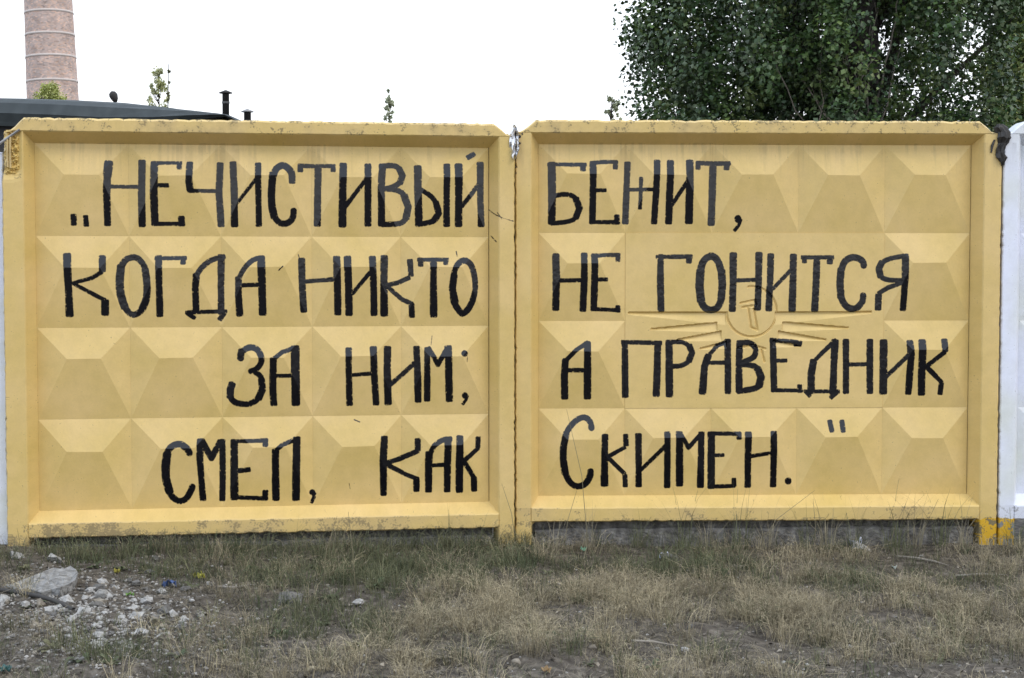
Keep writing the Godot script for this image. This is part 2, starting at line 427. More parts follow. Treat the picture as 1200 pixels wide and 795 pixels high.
func smooth_path(s: Array) -> PackedVector2Array:
	var p := PackedVector2Array()
	for i in range(1, s.size(), 2):
		p.append(Vector2(s[i], s[i + 1]))
	if p.size() < 4:
		return p
	var q := PackedVector2Array()
	var last := p.size() - 1
	var closed := p[0].distance_to(p[last]) < 0.01
	for i in last:
		var a := p[i - 1] if i > 0 else (p[last - 1] if closed else p[0])
		var d := p[i + 2] if i + 2 <= last else (p[1] if closed else p[last])
		for k in 3:
			q.append(p[i].cubic_interpolate(p[i + 1], a, d, k / 3.0))
	q.append(p[last])
	return q

# paint of one panel: [albedo, roughness]
func panel_paint(inv: Transform3D, strokes: Array, seed_: int, emblem: bool, base: Color, stain: Color, yellow_feet: int, mould: float, tx: int, ty: int, pits := false) -> Array:
	var kx := tx / PW
	var ky := ty / TEX_H
	var n_big := noise(seed_, 0.0035 * 1536.0 / tx, 4).get_image(tx, ty).get_data()
	var n_mid := noise(seed_ + 1, 0.022 * 1536.0 / tx, 4).get_image(tx, ty).get_data()
	var n_fine := noise(seed_ + 2, 0.11 * 1536.0 / tx, 3).get_image(tx, ty).get_data()
	var rows := ty / 28 + 1
	var n_str := noise(seed_ + 3, 0.05 * 1536.0 / tx, 3).get_image(tx, rows).get_data()
	var ink := PackedByteArray()
	ink.resize(tx * ty)
	for s in strokes:
		var path := smooth_path(s)
		var pts := PackedVector2Array()
		for q in path:
			var uv := on_panel(inv, q.x, q.y, emblem)
			pts.append(Vector2(uv.x * kx, (TEX_H - uv.y) * ky))
		# stroke width: photograph pixels to texture pixels through the mapping itself
		var uv0 := on_panel(inv, path[0].x, path[0].y, emblem)
		var uv1 := on_panel(inv, path[0].x + 10.0, path[0].y, emblem)
		var hw: float = s[0] * 0.5 * absf(uv1.x - uv0.x) * kx / 10.0 + (0.35 if s[0] < 6.6 and s[0] > 2.0 else 0.0)
		hw = clampf(hw, 0.7, 20.0)
		for i in pts.size() - 1:
			var a := pts[i]
			var ab := pts[i + 1] - a
			var l2 := maxf(ab.length_squared(), 0.0001)
			var x0 := maxi(0, int(minf(a.x, a.x + ab.x) - hw - 4))
			var x1 := mini(tx - 1, int(maxf(a.x, a.x + ab.x) + hw + 4))
			var y0 := maxi(0, int(minf(a.y, a.y + ab.y) - hw - 4))
			var y1 := mini(ty - 1, int(maxf(a.y, a.y + ab.y) + hw + 4))
			for y in range(y0, y1 + 1):
				for x in range(x0, x1 + 1):
					var at := y * tx + x
					var dx := x - a.x
					var dy := y - a.y
					var tt := (dx * ab.x + dy * ab.y) / l2
					var t := clampf(tt, 0.0, 1.0)
					var d := 0.0
					if l2 > 30.0 and ((i == 0 and tt < 0.0) or (i == pts.size() - 2 and tt > 1.0)):
						# blunt brush end
						var over := (maxf(-tt, tt - 1.0)) * sqrt(l2)
						var across := absf(dx * ab.y - dy * ab.x) / sqrt(l2)
						var ax := maxf(across - hw * 0.5, 0.0)
						var ov := maxf(over - hw * 0.5, 0.0)
						d = sqrt(ax * ax + ov * ov) - hw * 0.5
					else:
						var ex := dx - ab.x * t
						var ey := dy - ab.y * t
						d = sqrt(ex * ex + ey * ey) - hw
					d += (n_big[at] - 128) * 0.010 + (n_fine[at] - 128) * 0.005 + (n_mid[at] - 128) * 0.004
					if d < 0.8:
						var cov := clampf(0.5 - d * 0.7, 0.0, 1.0)
						# dry brush flecks along the edge
						if d > -3.0 and n_fine[at] > 190:
							cov *= 0.3
						var b := int(cov * 255.0)
						if b > ink[at]:
							ink[at] = b
	var rgbd := PackedByteArray()
	rgbd.resize(tx * ty * 3)
	var rd := PackedByteArray()
	rd.resize(tx * ty)
	var bl := base.srgb_to_linear()
	var sl := stain.srgb_to_linear()
	# lookup linear -> srgb byte
	var lut := PackedByteArray()
	lut.resize(1025)
	for i in 1025:
		lut[i] = int(clampf(Color(i / 1024.0, 0, 0).linear_to_srgb().r * 255.0 + 0.5, 0, 255))
	for y in ty:
		var v := TEX_H - (y + 0.5) / ky
		var rail := v > V_RAIL
		var streak_k := clampf((v - 2.24) / 0.2, 0.0, 1.0) * (1.0 if v < V_FT + 0.01 else 0.0)
		var low := v < V_BR and v > 0.02
		var srow := mini(y / 28, rows - 1) * tx
		for x in tx:
			var at := y * tx + x
			var nb := (n_big[at] - 128) / 128.0
			var nm := (n_mid[at] - 128) / 128.0
			var nf := (n_fine[at] - 128) / 128.0
			var tone := 1.0 + nb * 0.07 + nm * 0.05 + nf * 0.035
			var r := bl.r * tone
			var g := bl.g * tone
			var b := bl.b * (tone + nb * 0.12)
			var dirt := 0.0
			if rail:
				dirt = clampf(0.07 + nb * 0.3 + nm * 0.2, 0.0, 0.35)
				var edge := clampf((v - V_RAIL - 0.052) / 0.03, 0.0, 1.0)
				if nf + nm * 1.1 + edge * 0.5 > 0.72:
					dirt = maxf(dirt, 0.62)
			elif low:
				dirt = clampf(0.04 + nb * 0.25, 0.0, 0.3)
				var u := x / kx
				var patch := mould * clampf(1.3 - u * 0.42, 0.25, 1.0)
				var mo := nm * 0.9 + nf * 0.75 + nb * 0.9 + patch * 0.42 - 0.48
				dirt = maxf(dirt, clampf(mo * 1.1, 0.0, 0.62))
				if v < V_BB + 0.022:
					dirt = maxf(dirt, clampf((nm + nf * 0.9 + patch * 0.4 - 0.05) * 0.9, 0.0, 0.6))
			else:
				var sn := (n_str[srow + x] - 128) / 128.0
				if streak_k > 0.0:
					dirt = clampf((sn + nb * 0.8 - 0.12) * 0.4, 0.0, 0.2) * streak_k * clampf(0.8 + nm, 0.2, 1.0)
				if nf > 0.62 and nm > 0.28:
					dirt = 0.45
			if pits and v > 2.26 and v < 2.52 and x / kx < 0.085 and nm * 0.8 + nf * 0.6 > 0.48:
				dirt = 0.45
			if yellow_feet > 0 and v < V_BB + 0.012 + nm * 0.02:
				var u2 := x / kx
				if (u2 > PW - 0.14 and yellow_feet & 2) or (u2 < 0.14 and yellow_feet & 1):
					if nm * 0.8 + nf * 0.5 < 0.12:
						r = 0.62; g = 0.36; b = 0.02
						dirt = 0.0
					else:
						dirt = 0.8
			r = lerpf(r, sl.r, dirt)
			g = lerpf(g, sl.g, dirt)
			b = lerpf(b, sl.b, dirt)
			var k := ink[at] / 255.0
			if k > 0.0:
				var kk := 1.0 + nf * 0.4
				r = lerpf(r, 0.0036 * kk, k)
				g = lerpf(g, 0.0037 * kk, k)
				b = lerpf(b, 0.0062 * kk, k)
			var o := at * 3
			rgbd[o] = lut[clampi(int(r * 1024.0), 0, 1024)]
			rgbd[o + 1] = lut[clampi(int(g * 1024.0), 0, 1024)]
			rgbd[o + 2] = lut[clampi(int(b * 1024.0), 0, 1024)]
			rd[at] = int(lerpf(112.0 + nm * 14.0 + dirt * 110.0, 44.0 + nm * 14.0, k))
	var ia := Image.create_from_data(tx, ty, false, Image.FORMAT_RGB8, rgbd)
	var ir := Image.create_from_data(tx, ty, false, Image.FORMAT_L8, rd)
	return [ImageTexture.create_from_image(ia), ImageTexture.create_from_image(ir)]

func panel_material(maps: Array, normal: Texture2D) -> StandardMaterial3D:
	var m := StandardMaterial3D.new()
	m.albedo_texture = maps[0]
	m.roughness_texture = maps[1]
	m.roughness_texture_channel = BaseMaterial3D.TEXTURE_CHANNEL_RED
	m.roughness = 1.0
	m.normal_enabled = true
	m.normal_texture = normal
	m.normal_scale = 0.045
	m.texture_repeat = false
	m.cull_mode = BaseMaterial3D.CULL_DISABLED
	return m

# raised and grooved winged badge in the flat middle of the right-hand yellow panel
func build_emblem(root: Node3D, inv: Transform3D, m: Material) -> void:
	var u0 := U_FL + cell_w() + 0.0004
	var u1 := U_FL + 4.0 * cell_w() - 0.0004
	var v0 := V_FT - 3.0 * cell_h() + 0.0004
	var v1 := V_FT - cell_h() - 0.0004
	var base := W_FD + 0.003
	# feathers: upper edge a-b in pixels; the surface drops below the edge and rises back to the plate
	var feathers := []
	for f in [[736, 366.3, 851, 366.2, 15], [763, 385.3, 841, 378.0, 12], [793, 398.0, 846, 388.0, 12], [820, 408.5, 852, 400.0, 9],
			[908, 366.0, 1022, 365.2, 15], [917, 377.3, 995, 383.8, 12], [912, 388.0, 968, 397.8, 12], [906, 398.6, 938, 405.5, 9]]:
		var a := on_panel(inv, f[0], f[1], true)
		var b := on_panel(inv, f[2], f[3], true)
		feathers.append([a, b, f[4] / 188.0])
	var grooves := []
	for g in [[868, 355.5, 885, 352.0], [885, 352.0, 886.5, 358.0], [870, 360.5, 886.5, 358.0], [877, 360, 880.5, 384], [880.5, 384, 888, 387], [883.5, 362, 888, 387], [865, 408, 882, 405.5], [880, 404.5, 897, 409], [892.5, 410, 896, 424]]:
		grooves.append([on_panel(inv, g[0], g[1], true), on_panel(inv, g[2], g[3], true)])
	var c := on_panel(inv, 881, 365.5, true)
	var rad := 29.5 / 187.0
	var nx := 300
	var ny := 204
	var H := PackedFloat32Array()
	H.resize((nx + 1) * (ny + 1))
	for j in ny + 1:
		for i in nx + 1:
			var p := Vector2(lerpf(u0, u1, float(i) / nx), lerpf(v0, v1, float(j) / ny))
			var h := base
			var rc := p.distance_to(c)
			for f in feathers:
				var a: Vector2 = f[0]
				var b: Vector2 = f[1]
				if p.x <= a.x or p.x >= b.x:
					continue
				var ye := lerpf(a.y, b.y, (p.x - a.x) / (b.x - a.x))
				var dd: float = ye - p.y
				var fr := (p.x - a.x) / (b.x - a.x)
				var tk: float = f[2] * (0.15 + 0.85 * (fr if (a.x + b.x) * 0.5 < c.x else 1.0 - fr))
				if dd > -0.003 and dd < tk:
					h = minf(h, base - 0.020 * clampf((dd + 0.003) / 0.005, 0.0, 1.0) * (1.0 - clampf(dd / tk, 0.0, 1.0)))
			for g in grooves:
				var q := Geometry2D.get_closest_point_to_segment(p, g[0], g[1])
				var dg := p.distance_to(q)
				if dg < 0.009:
					h = minf(h, base - 0.011 * clampf((0.008 - dg) / 0.005, 0.0, 1.0))
			var an := atan2(p.y - c.y, p.x - c.x)
			var on := an < 1.75 and an > -PI and not (an > 2.0)
			if on:
				var dr := absf(rc - rad)
				if dr < 0.009:
					h = minf(h, base - 0.011 * clampf((0.008 - dr) / 0.005, 0.0, 1.0))
			H[j * (nx + 1) + i] = h
	var st := begin()
	for j in ny:
		for i in nx:
			var q := []
			for o in [[0, 0], [0, 1], [1, 1], [1, 0]]:
				var ii: int = i + o[0]
				var jj: int = j + o[1]
				q.append(Vector3(lerpf(u0, u1, float(ii) / nx), lerpf(v0, v1, float(jj) / ny), H[jj * (nx + 1) + ii]))
			pquad(st, q[0], q[1], q[2], q[3])
	var e := [Vector3(u0, v0, base), Vector3(u0, v1, base), Vector3(u1, v1, base), Vector3(u1, v0, base)]
	for k in 4:
		var a: Vector3 = e[k]
		var b: Vector3 = e[(k + 1) % 4]
		var d := Vector3(0, 0, -0.025)
		pquad(st, a, a + d, b + d, b)
	var o := put("emblem_plate", finish(st), m, root)
	o.set_meta("label", "flat plate with a ringed badge and spread wings in relief")

# ---------------------------------------------------------------- vegetation
func leaf_mesh(centres: Array, spread: Array, per: int, size: float, cols: Array, seed_: int, droop := 0.35) -> ArrayMesh:
	var r := RandomNumberGenerator.new()
	r.seed = seed_
	var n := centres.size() * per
	var vs := PackedVector3Array()
	var cs := PackedColorArray()
	vs.resize(n * 6)
	cs.resize(n * 6)
	var w := 0
	for i in centres.size():
		var c: Vector3 = centres[i]
		var sp: Vector3 = spread[i]
		var clump := r.randf_range(0.7, 1.3)
		var tint: Color = cols[r.randi() % cols.size()]
		for k in per:
			var off := Vector3(r.randfn(), r.randfn(), r.randfn())
			if off.length() > 1.9:
				off = off.normalized() * r.randf_range(0.8, 1.9)
			var p := c + off * 0.5 * sp
			var nrm := (off.normalized() * 0.7 + Vector3(0, 0.5, 0) + Vector3(r.randfn(), r.randfn(), r.randfn()) * 0.55).normalized()
			var dir := Vector3(r.randfn(), r.randfn() - droop * 2.0, r.randfn())
			dir = (dir - nrm * dir.dot(nrm)).normalized()
			var side := dir.cross(nrm).normalized()
			var s := size * r.randf_range(0.6, 1.25)
			var a := p
			var b := p + dir * s * 0.42 + side * s * 0.44 - nrm * s * 0.09
			var t := p + dir * s
			var d := p + dir * s * 0.42 - side * s * 0.44 - nrm * s * 0.09
			var col: Color = tint.lerp(cols[r.randi() % cols.size()], 0.35)
			var f := clump * r.randf_range(0.75, 1.25)
			col = Color(col.r * f, col.g * f, col.b * f)
			vs[w] = a; vs[w + 1] = b; vs[w + 2] = t
			vs[w + 3] = a; vs[w + 4] = t; vs[w + 5] = d
			for q in 6:
				cs[w + q] = col
			w += 6
	var arr := []
	arr.resize(Mesh.ARRAY_MAX)
	arr[Mesh.ARRAY_VERTEX] = vs
	arr[Mesh.ARRAY_COLOR] = cs
	var me := ArrayMesh.new()
	me.add_surface_from_arrays(Mesh.PRIMITIVE_TRIANGLES, arr)
	return me

func vertex_mat(rough: float, back := Color.BLACK) -> StandardMaterial3D:
	var m := StandardMaterial3D.new()
	m.vertex_color_use_as_albedo = true
	m.roughness = rough
	m.cull_mode = BaseMaterial3D.CULL_DISABLED
	if back != Color.BLACK:
		m.backlight_enabled = true
		m.backlight = back
	return m

func limb(st: SurfaceTool, a: Vector3, b: Vector3, r0: float, r1: float, bend: float, r: RandomNumberGenerator, sides := 7, segs := 5) -> void:
	var pts := []
	var rad := []
	var off := Vector3(r.randfn(), r.randfn() * 0.3, r.randfn()) * bend
	for i in segs + 1:
		var t := float(i) / segs
		pts.append(a.lerp(b, t) + off * sin(t * PI) + Vector3(r.randfn(), 0, r.randfn()) * bend * 0.12)
		rad.append(lerpf(r0, r1, t))
	add_tube(st, pts, rad, sides)

# ---------------------------------------------------------------- grass
func blade(vs: PackedVector3Array, base: Vector3, h: float, lean: Vector3, w: float, segs := 3) -> void:
	var side := lean.cross(Vector3.UP)
	if side.length() < 0.01:
		side = Vector3.RIGHT
	side = side.normalized()
	var prev_l := base - side * w * 0.5
	var prev_r := base + side * w * 0.5
	for i in range(1, segs + 1):
		var t := float(i) / segs
		var p := base + Vector3.UP * h * (t - 0.25 * t * t * clampf(lean.length() / maxf(h, 0.01), 0.0, 2.5)) + lean * t * t
		var ww := w * (1.0 - t * 0.92) * 0.5
		var l := p - side * ww
		var rr := p + side * ww
		for q in [prev_l, l, rr, prev_l, rr, prev_r]:
			vs.append(q)
		prev_l = l
		prev_r = rr

func tuft(count: int, radius: float, h0: float, h1: float, spread: float, w: float, seed_: int, twigs := 0) -> ArrayMesh:
	var r := RandomNumberGenerator.new()
	r.seed = seed_
	var vs := PackedVector3Array()
	for i in count:
		var an := r.randf() * TAU
		var d := Vector3(cos(an), 0, sin(an))
		var rr := radius * sqrt(r.randf())
		var h := r.randf_range(h0, h1)
		var lean := d * h * spread * r.randf_range(0.2, 1.2) + Vector3(r.randfn(), 0, r.randfn()) * h * 0.15
		var base := d.rotated(Vector3.UP, r.randfn() * 0.8) * rr + Vector3(0, -0.012, 0)
		blade(vs, base, h, lean, w * r.randf_range(0.6, 1.2), 3)
		for k in twigs:
			var t := r.randf_range(0.45, 1.0)
			var p := base + Vector3.UP * h * (t - 0.25 * t * t * clampf(lean.length() / h, 0.0, 2.5)) + lean * t * t
			var tw := Vector3(r.randfn(), r.randf_range(-0.2, 0.9), r.randfn()).normalized() * r.randf_range(0.015, 0.04)
			blade(vs, p, tw.y, Vector3(tw.x, 0, tw.z), w * 0.55, 1)
	var arr := []
	arr.resize(Mesh.ARRAY_MAX)
	arr[Mesh.ARRAY_VERTEX] = vs
	var me := ArrayMesh.new()
	me.add_surface_from_arrays(Mesh.PRIMITIVE_TRIANGLES, arr)
	return me

func scatter(called: String, label: String, category: String, mesh: Mesh, m: Material, xf: Array, cols: Array) -> void:
	var mm := MultiMesh.new()
	mm.transform_format = MultiMesh.TRANSFORM_3D
	mm.use_colors = true
	mm.mesh = mesh
	mm.instance_count = xf.size()
	for i in xf.size():
		mm.set_instance_transform(i, xf[i])
		mm.set_instance_color(i, cols[i])
	var o := MultiMeshInstance3D.new()
	o.name = numbered(called)
	o.multimesh = mm
	o.material_override = m
	add_child(o)
	tag(o, label, category)
	o.set_meta("kind", "stuff")

func rock(seed_: int, corners := 11, flat := 1.0) -> ArrayMesh:
	# convex hull of a few random corners: an angular chunk
	var r := RandomNumberGenerator.new()
	r.seed = seed_
	var p := []
	for i in corners:
		var y := 1.0 - 2.0 * (i + 0.5) / corners
		var an := i * 2.39996 + r.randfn() * 0.35
		var q := sqrt(1.0 - y * y)
		p.append(Vector3(cos(an) * q, y * flat, sin(an) * q) * r.randf_range(0.68, 1.05))
	var st := begin()
	for a in corners:
		for b in range(a + 1, corners):
			for c in range(b + 1, corners):
				var n: Vector3 = (p[b] - p[a]).cross(p[c] - p[a])
				if n.length() < 0.0001:
					continue
				var pos := 0
				var neg := 0
				for d in corners:
					if d == a or d == b or d == c:
						continue
					if n.dot(p[d] - p[a]) > 0.0:
						pos += 1
					else:
						neg += 1
				if pos == 0:
					tri(st, p[a], p[c], p[b])
				elif neg == 0:
					tri(st, p[a], p[b], p[c])
	return finish(st)

# ---------------------------------------------------------------- scene
func _ready() -> void:
	t_start = Time.get_ticks_msec()
	rng.seed = 4711
	soil_noise = noise(5, 0.9, 3)
	soil_noise2 = noise(6, 5.0, 3)

	# camera
	var cam := Camera3D.new()
	cam.name = "camera"
	add_child(cam)
	cam.position = EYE
	cam.rotation_degrees = Vector3(-PITCH, 0, 0)
	cam.fov = rad_to_deg(2.0 * atan(397.5 / FPX))
	cam.near = 0.1
	cam.far = 900.0
	cam.current = true
	cam_basis = Basis(Vector3.RIGHT, deg_to_rad(-PITCH))

	# overcast sky
	var env := Environment.new()
	var sky := Sky.new()
	var sm := ProceduralSkyMaterial.new()
	sm.sky_top_color = lin(0.73, 0.84, 1.0)
	sm.sky_horizon_color = lin(0.80, 0.80, 0.79)
	sm.sky_curve = 0.20
	sm.ground_bottom_color = lin(0.12, 0.11, 0.1)
	sm.ground_horizon_color = lin(0.2, 0.19, 0.18)
	sm.sun_angle_max = 1.0
	sm.sun_curve = 0.01
	sm.sky_energy_multiplier = 1.0
	sky.sky_material = sm
	env.sky = sky
	env.background_mode = Environment.BG_SKY
	env.background_energy_multiplier = 1.3
	env.tonemap_mode = Environment.TONE_MAPPER_LINEAR
	env.tonemap_exposure = 1.48
	env.ambient_light_source = Environment.AMBIENT_SOURCE_SKY
	env.sdfgi_enabled = true
	env.ssao_enabled = true
	env.ssil_enabled = true
	var we := WorldEnvironment.new()
	we.name = "world_environment"
	we.environment = env
	add_child(we)

	# the veiled sun, high to the right, behind the photographer
	var sun := DirectionalLight3D.new()
	sun.name = "sun"
	add_child(sun)
	sun.look_at_from_position(Vector3(6.0, 9.0, 5.0), Vector3.ZERO, Vector3.UP)
	sun.light_energy = 0.30
	sun.light_angular_distance = 25.0
	sun.light_color = Color(1.0, 0.97, 0.93)
	sun.shadow_enabled = true

	build_ground()
	stage("ground")
	build_fence()
	stage("fence")
	build_background()
	stage("background")
	build_trees()
	stage("trees")
	build_joint_things()
	build_stones()
	stage("stones")
	build_grass()
	stage("grass")

# ---------------------------------------------------------------- ground
func build_ground() -> void:
	var m := StandardMaterial3D.new()
	m.albedo_texture = ntex(21, 0.012, [[0.0, lin(0.024, 0.019, 0.015)], [0.35, lin(0.056, 0.046, 0.036)], [0.55, lin(0.092, 0.078, 0.063)], [0.75, lin(0.14, 0.12, 0.098)], [1.0, lin(0.22, 0.197, 0.165)]], 1024, 7)
	m.roughness = 1.0
	m.normal_enabled = true
	m.normal_texture = nnorm(22, 0.03, 9.0, 1024, 6)
	m.normal_scale = 1.0
	m.cull_mode = BaseMaterial3D.CULL_DISABLED
	triplanar(m, 0.9)
	M.soil = m
	var xs := [-400.0, -150.0, -60.0, -30.0, -15.0, -8.0]
	var x := -5.5
	while x <= 5.5:
		xs.append(x)
		x += 0.045
	xs.append_array([8.0, 15.0, 30.0, 60.0, 150.0, 400.0])
	var zs := [-400.0, -150.0, -60.0, -30.0, -15.0, -8.0, -4.0, -2.0]
	var z := -0.9
	while z <= 5.2:
		zs.append(z)
		z += 0.045
	zs.append_array([6.0, 7.0, 8.0, 9.0, 10.0, 12.0, 16.0, 25.0, 50.0, 120.0, 400.0])
	var st := begin(true)
	for b in zs:
		for a in xs:
			st.add_vertex(Vector3(a, ground_y(a, b), b))
	var nx := xs.size()
	for j in zs.size() - 1:
		for i in nx - 1:
			var o := j * nx + i
			for k in [o, o + 1, o + nx + 1, o, o + nx + 1, o + nx]:
				st.add_index(k)
	var g := put("ground", finish(st), m)
	g.set_meta("kind", "structure")

# ---------------------------------------------------------------- fence
var panel_a: Node3D
var panel_b: Node3D

func build_fence() -> void:
	var yellow := lin(0.65, 0.472, 0.183)
	var stain := lin(0.075, 0.07, 0.055)
	var white := lin(0.70, 0.73, 0.80)
	var nrm := nnorm(31, 0.05, 5.0, 1024, 5)
	# places of the panels
	var a0 := Vector3(-3.002, 0, 0.45)
	var a1 := Vector3(0.018, 0, 0.035)
	var turn_a := -atan2(a1.z - a0.z, a1.x - a0.x)
	a0 = a1 - Vector3(cos(turn_a), 0, -sin(turn_a)) * PW
	a0.y = -0.006
	var b0 := Vector3(0.0205, 0.022, 0.005)
	var turn_b := atan2(0.10, 3.02)
	var ta := Transform3D(Basis(Vector3.UP, turn_a), a0)
	var tb := Transform3D(Basis(Vector3.UP, turn_b), b0)
	var pa := panel_paint(ta.affine_inverse(), strokes_a(), 101, false, yellow, stain, 0, 1.0, TX, TY, true)
	stage("paint a")
	var pb := panel_paint(tb.affine_inverse(), strokes_b(), 202, true, yellow, stain, 2, 0.2, TX, TY)
	stage("paint b")
	var pw := panel_paint(tb.affine_inverse(), [], 303, false, white, stain, 1, 0.2, 768, 700)
	var ma := panel_material(pa, nrm)
	var mb := panel_material(pb, nrm)
	var mw := panel_material(pw, nrm)
	M.paint_a = ma
	panel_a = build_panel("yellow faceted concrete fence panel whose black lettering opens with low quotation marks", a0, turn_a, ma, 1, false, true, 0.024, 0.0)
	panel_b = build_panel("yellow faceted concrete fence panel with a winged badge beneath its black lettering", b0, turn_b, mb, 2, true, false, 0.0, 0.014)
	build_emblem(panel_b, tb.affine_inverse(), mb)
	var b_end := b0 + Vector3(cos(turn_b), 0, -sin(turn_b)) * (PW + 0.022)
	build_panel("bluish white faceted concrete fence panel beside the black tarry rag", b_end + Vector3(0, 0.0, 0), turn_b, mw, 3, false, false)
	var turn_l := deg_to_rad(4.0)
	var l0 := a0 - Vector3(cos(turn_l), 0, -sin(turn_l)) * (PW + 0.034)
	build_panel("white faceted concrete fence panel next to the corner with bare rods", l0 + Vector3(0, -0.13, -0.06), turn_l, mw, 4, false, false)
	# added dark strips behind the joints, shutting the sky out of the cracks
	var grey := mat(lin(0.07, 0.065, 0.06), 1.0)
	for e in [[panel_a, -0.03], [panel_b, -0.003], [panel_b, PW + 0.018]]:
		var st := begin()
		add_box(st, Vector3(e[1] - 0.07, -0.1, -0.24), Vector3(e[1] + 0.07, 2.44, -0.175))
		put("joint_sky_blocker", finish(st), grey, e[0])
	# rough broken concrete at the corner of the first panel
	var stb := begin()
	var nr := noise(57, 26.0, 4)
	var g := []
	for j in 49:
		var row := []
		for i in 19:
			var u := lerpf(-0.016, 0.088, i / 18.0)
			var v := lerpf(2.262, V_RAIL - 0.004, j / 48.0)
			var rim := minf(minf(i / 3.0, (18 - i) / 4.0), minf(j / 5.0, 1.0))
			var w := lerpf(-0.032, 0.0, clampf(rim, 0.0, 1.0)) + nr.get_noise_2d(u * 1.2, v * 1.2) * 0.03 + nr.get_noise_2d(u * 4.0, v * 4.0) * 0.008 - 0.012
			row.append(Vector3(u, v, w))
		g.append(row)
	for j in 48:
		for i in 18:
			pquad(stb, g[j][i], g[j + 1][i], g[j + 1][i + 1], g[j][i + 1])
	var bc := put("broken_concrete", finish(stb), ma, panel_a)
	bc.set_meta("label", "rough crumbled corner of the panel")
	# footings below the panels
	var conc := StandardMaterial3D.new()
	conc.albedo_texture = ntex(41, 0.02, [[0.0, lin(0.08, 0.075, 0.07)], [0.5, lin(0.15, 0.143, 0.134)], [0.75, lin(0.22, 0.212, 0.20)], [1.0, lin(0.34, 0.33, 0.315)]], 512, 6)
	conc.normal_enabled = true
	conc.normal_texture = nnorm(42, 0.05, 6.0)
	conc.roughness = 0.95
	triplanar(conc, 1.2)
	M.concrete = conc
	var names := ["low grey concrete footing beneath the panel with the winged badge", "low grey concrete footing beneath the panel opening with quotation marks"]
	var k := 0
	for p in [panel_b, panel_a]:
		var st := begin()
		var nz := noise(50 + k, 3.0, 3)
		var prev := []
		for i in 61:
			var u := lerpf(0.125, PW - 0.125, i / 60.0)
			var top := 0.075 + nz.get_noise_1d(u) * 0.012
			var fr := -0.045 + nz.get_noise_1d(u + 20.0) * 0.012
			var ring := [Vector3(u, -0.2, fr), Vector3(u, top - 0.012, fr), Vector3(u, top, fr - 0.012), Vector3(u, top - 0.05, -0.12), Vector3(u, 0.16, -0.125), Vector3(u, 0.16, -0.3), Vector3(u, -0.2, -0.3)]  # rear step raised to shut light from behind out of the gap
			if i > 0:
				for q in 6:
					quad(st, prev[q], prev[q + 1], ring[q + 1], ring[q])
			prev = ring
		var f := put("concrete_footing", finish(st), conc)
		f.transform = p.transform
		tag(f, names[k], "footing", "footings under the fence")
		k += 1
	# bare rods at the broken corner of the first panel
	var inv := panel_a.transform.affine_inverse()
	var rust := mat(lin(0.42, 0.31, 0.14), 0.7)
	var steel := mat(lin(0.34, 0.33, 0.33), 0.55, 0.2)
	for e in [[[8.5, 163.5], [8.3, 180], [8.8, 196], rust, 0.0065], [[12, 160], [11.6, 178], [12, 197], rust, 0.0065], [[-9, 174.5], [7, 163], [23, 152], steel, 0.008]]:
		var pts := []
		for q in 3:
			var uv := on_panel(inv, e[q][0], e[q][1], false)
			pts.append(Vector3(uv.x, uv.y, 0.004))
		var st := begin(true)
		add_tube(st, pts, [e[4], e[4], e[4]], 8)
		put("reinforcing_rod", finish(st), e[3], panel_a)

